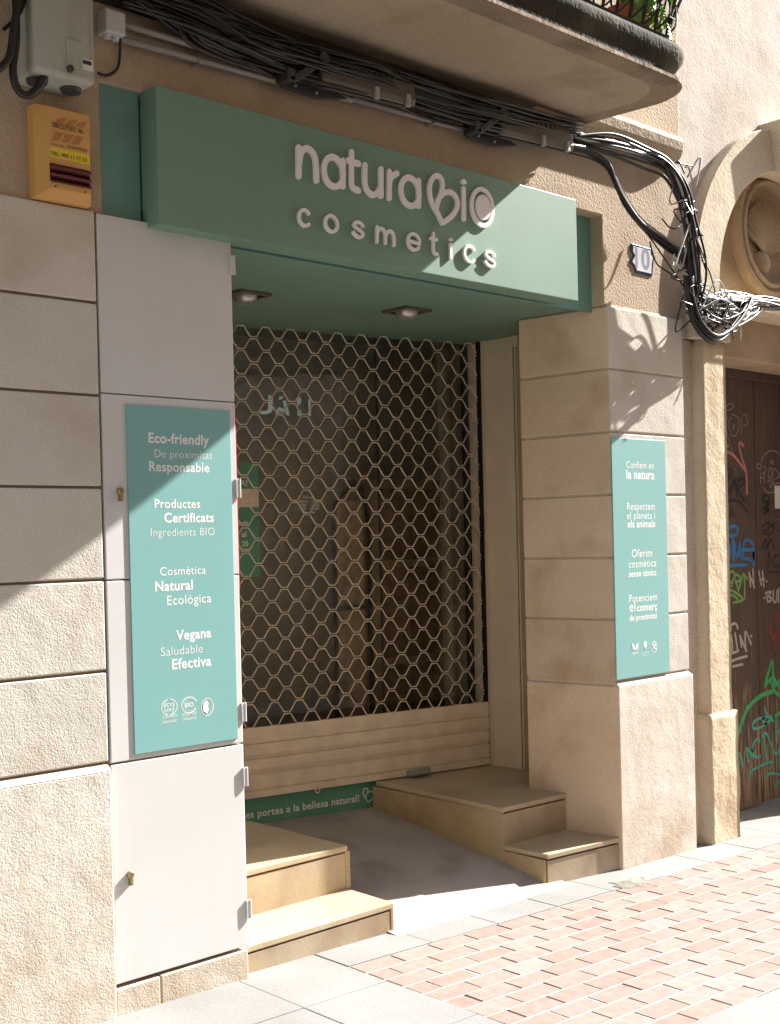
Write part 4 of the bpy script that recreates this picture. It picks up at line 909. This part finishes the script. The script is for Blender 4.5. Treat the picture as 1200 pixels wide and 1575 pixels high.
q = MB(); q.box(.95, 2.30, .085, .36, 2.55, 2.79); q.build('lintel', M['carved'], N, bevel=.012)
q = MB(); q.box(.93, 2.3, .30, .36, 2.50, 2.56); q.build('door_head', M['door_wood'], N, bevel=.005)
# wooden door with planks
DY = .32
dr = thing('wooden_door', 'dark weathered plank door covered in graffiti, under the stone arch', 'door', (1.62, DY, -.04))
q = MB(); xs_ = [.90, 1.20, 1.505, 1.818, 2.13, 2.33]
for a, b in zip(xs_, xs_[1:]): q.box(a+.004, b-.004, DY, DY+.05, gz(1.7)+.012, 2.53)
q.box(.9, 2.33, DY+.012, DY+.06, gz(1.7)+.012, 2.53); q.build('plank', M['door_wood'], dr, bevel=.003)
def graff(material, strokes, wd, conv):
    q = MB()
    for i, s in enumerate(strokes):
        s = s if isinstance(s, list) else list(s)
        pts = [at(*conv(*p), DY) for p in s]; flat_ribbon(q, pts, wd*.78, DY, lift=.0012 + .0002*(i % 4), th=.0005)
    q.build('graffiti', M[material], dr)
c1 = lambda u, v: (1100 + u/6.06, 540 + v/6.06); c2 = lambda u, v: (1100 + u/6.06, 780 + v/6.06); c3 = lambda u, v: (1100 + u/6.06, 1000 + v/6.06)
graff('chalk', [[(95, 530), (130, 490), (172, 505), (140, 545), (100, 545)], [(75, 610), (105, 610), (100, 650), (70, 665), (100, 740), (160, 940)], [(155, 590), (210, 620), (225, 700), (190, 785), (150, 780), (125, 700), (130, 640), (155, 620)], [(165, 690), (165, 740), (180, 680)], [(245, 620), (243, 770)], [(260, 595), (295, 595), (290, 640), (305, 670), (265, 705)]], .010, c1)
graff('spray_pink', [[(60, 880), (120, 885)], [(60, 935), (110, 940), (170, 970), (240, 1060), (290, 1130)], [(260, 880), (235, 855), (222, 880), (250, 1000), (288, 1130), (295, 1330)]], .024, c1)
graff('chalk', [[(430, 1030), (450, 980), (500, 935), (560, 935), (620, 980)], [(510, 1030), (535, 1025), (545, 1050), (515, 1040)], [(430, 1060), (395, 1050), (390, 1090), (430, 1095), (420, 1070)], [(445, 1085), (470, 1080), (465, 1130), (440, 1140)], [(500, 1100), (525, 1095), (520, 1180), (495, 1170), (500, 1100)], [(535, 1190), (550, 1095), (600, 1160)], [(420, 1130), (422, 1230)], [(420, 1180), (450, 1180)], [(455, 1140), (460, 1230)], [(490, 1220), (520, 1200), (515, 1270), (545, 1200)], [(450, 1270), (480, 1315), (530, 1318), (560, 1290)], [(560, 1190), (610, 1160)], [(540, 1240), (610, 1230)]], .013, c1)
graff('spray_black', [[(105, 1110), (150, 1100), (150, 1150), (110, 1165), (105, 1110)], [(140, 1190), (100, 1220), (95, 1300), (130, 1330), (140, 1270)], [(155, 1310), (180, 1180), (195, 1290)], [(165, 1250), (200, 1250)], [(215, 1190), (205, 1350)], [(215, 1200), (265, 1190), (270, 1230), (215, 1290), (275, 1400)], [(90, 1420), (160, 1390), (230, 1410), (300, 1500)], [(100, 1500), (140, 1540), (150, 1470), (180, 1540)], [(455, 1345), (500, 1350), (490, 1400), (440, 1390), (455, 1345)], [(450, 1410), (500, 1420), (460, 1460)], [(450, 1470), (500, 1470), (460, 1510)]], .022, c1)
graff('spray_black', [[(450, 20), (500, 40), (455, 60)], [(445, 170), (500, 150), (545, 200), (500, 260), (445, 230), (445, 170)], [(440, 250), (550, 150)], [(440, 390), (470, 300), (490, 380), (520, 300), (550, 390)], [(500, 420), (510, 530), (475, 560)], [(560, 460), (600, 440)], [(555, 450), (535, 510), (560, 560), (600, 540)], [(495, 610), (600, 600)]], .013, c2)
graff('spray_blue', [[(100, 250), (130, 190), (190, 180), (210, 230), (160, 270), (105, 240)], [(85, 330), (130, 340), (130, 480), (85, 500)], [(160, 300), (170, 500)], [(175, 330), (200, 470), (230, 340)], [(215, 380), (240, 470)], [(260, 480), (265, 340), (300, 305), (350, 350), (360, 480)], [(230, 395), (360, 400)], [(270, 480), (340, 490)], [(85, 545), (290, 540)], [(360, 400), (355, 540)]], .028, c2)
graff('spray_green', [[(90, 680), (130, 620), (165, 600), (180, 650), (150, 700), (110, 680)], [(150, 740), (180, 640), (220, 640), (230, 680), (190, 700)], [(215, 780), (190, 680)], [(215, 780), (265, 620), (275, 850)], [(265, 620), (300, 670)], [(95, 790), (160, 780), (260, 860), (170, 890)], [(110, 840), (160, 820), (210, 860)]], .020, c2)
graff('spray_white', [[(315, 610), (330, 740)], [(350, 580), (360, 750)], [(315, 620), (365, 745)], [(405, 600), (430, 725)], [(440, 600), (455, 740)], [(415, 680), (455, 670)], [(475, 690), (480, 693)], [(455, 845), (460, 850)], [(475, 800), (490, 880)], [(470, 800), (520, 790), (500, 830), (530, 860), (490, 885)], [(540, 780), (545, 880), (570, 870), (575, 780)], [(590, 760), (590, 890)]], .018, c2)
graff('spray_white', [[(145, 1150), (150, 1100), (190, 1085), (210, 1130)], [(150, 1200), (160, 1330), (140, 1365), (215, 1340)], [(185, 1180), (210, 1340)], [(230, 1200), (245, 1300)], [(235, 1210), (290, 1340)], [(285, 1340), (280, 1160), (335, 1275)], [(330, 1200), (338, 1205)], [(110, 1460), (190, 1420), (295, 1390)], [(165, 1485), (255, 1465)]], .020, c2)
graff('spray_red', [[(560, 980), (570, 1090)], [(500, 1110), (540, 1220), (560, 1330)], [(540, 1220), (600, 1160)]], .03, c2)
graff('spray_emerald', [[(465, 330), (500, 190), (535, 105), (545, 250), (610, 360)], [(465, 330), (530, 260), (560, 330), (620, 260)], [(520, 300), (560, 390), (620, 430)]], .030, c3)
graff('spray_emerald', [[(220, 770), (260, 640), (320, 520), (420, 430), (530, 385)], [(240, 700), (300, 530)], [(565, 610), (620, 570)]], .036, c3)
graff('spray_teal', [[(480, 690), (440, 660), (470, 620), (530, 640), (420, 720), (360, 730), (350, 690), (400, 640), (460, 640)], [(460, 540), (480, 590), (540, 660)], [(565, 650), (575, 860)], [(570, 770), (620, 740)], [(440, 800), (480, 780), (565, 970), (620, 850)], [(455, 800), (480, 1020)], [(340, 990), (350, 890), (390, 830), (415, 850)], [(225, 960), (255, 1080)], [(290, 910), (310, 1040)], [(300, 920), (360, 1000)], [(340, 930), (370, 990), (420, 990)], [(320, 1180), (340, 1120), (520, 1040), (510, 1100)], [(470, 1190), (510, 1150), (610, 1160)], [(560, 1270), (610, 1210)], [(600, 950), (600, 1110)], [(190, 1020), (220, 1060)], [(200, 1150), (220, 1140)]], .022, c3)
pn = MB(); a = at(1193, 747, DY-.01); b = at(1193, 777, DY-.01); pn.box(a.x, a.x+.16, DY-.006, DY-.003, b.z-.02, a.z); tag(pn.build('paper_notice', M['paper']), 'white paper notice pinned on the graffitied wooden door', 'notice')

# ================================================================== BALCONY PLANT
fr = thing('potted_fern', 'bright green fern hanging over the corner of the balcony railing', 'plant', (-.30, -.40, 3.692))
q = MB(); q.lathe([(0, 0), (.07, 0), (.10, .16), (.105, .17), (.09, .17), (0, .15)], (-.37, -.38, 3.692), axis='z', n=20); q.build('pot', M['terracotta'], fr)
q = MB(); rf = random.Random(5)
base = Vector((-.35, -.40, 3.85))
for i in range(80):
    a = rf.uniform(-2.4, 1.0); out = rf.uniform(.05, .17); h = rf.uniform(-.06, .22)
    P = cr([base, base + Vector((math.cos(a)*out*.4, math.sin(a)*out*.4, .08 + h*.3)), base + Vector((math.cos(a)*out, math.sin(a)*out, h)), base + Vector((math.cos(a)*out*1.15, math.sin(a)*out*1.15, h - rf.uniform(.02, .12)))], 7)
    for j in range(2, len(P)-1):
        t = (P[j+1]-P[j]).normalized(); sd = t.cross(Vector((0, 0, 1))).normalized()
        for sgn in (-1, 1):
            l_ = rf.uniform(.016, .034); e_ = P[j] + sd*sgn*l_ + t*.01 + Vector((0, 0, rf.uniform(-.008, .004)))
            q.add([P[j], P[j]+t*.014, e_], [(0, 1, 2)])
q.build('foliage', M['leaf'], fr)

# ================================================================== HOUSE ACROSS THE STREET (unseen; placed and sized to shade the paving, mirrored in the glass)
ho = thing('unseen_opposite_house', 'unseen house across the street, placed and sized to shade the paving', 'building', (-1, -4.8, 0))
q = MB(); q.box(-16, 14, -9, -4.8, -.9, 9.8); q.build('wall', M['upper'], ho)
q = MB()
for x in range(-12, 9, 3):
    for z in (3.8, 6.8): q.box(x, x+1.1, -4.8, -4.77, z, z+2.0)
    q.box(x-.3, x+1.4, -4.8, -4.76, -.3, 2.7)
q.build('window', M['wood'], ho)
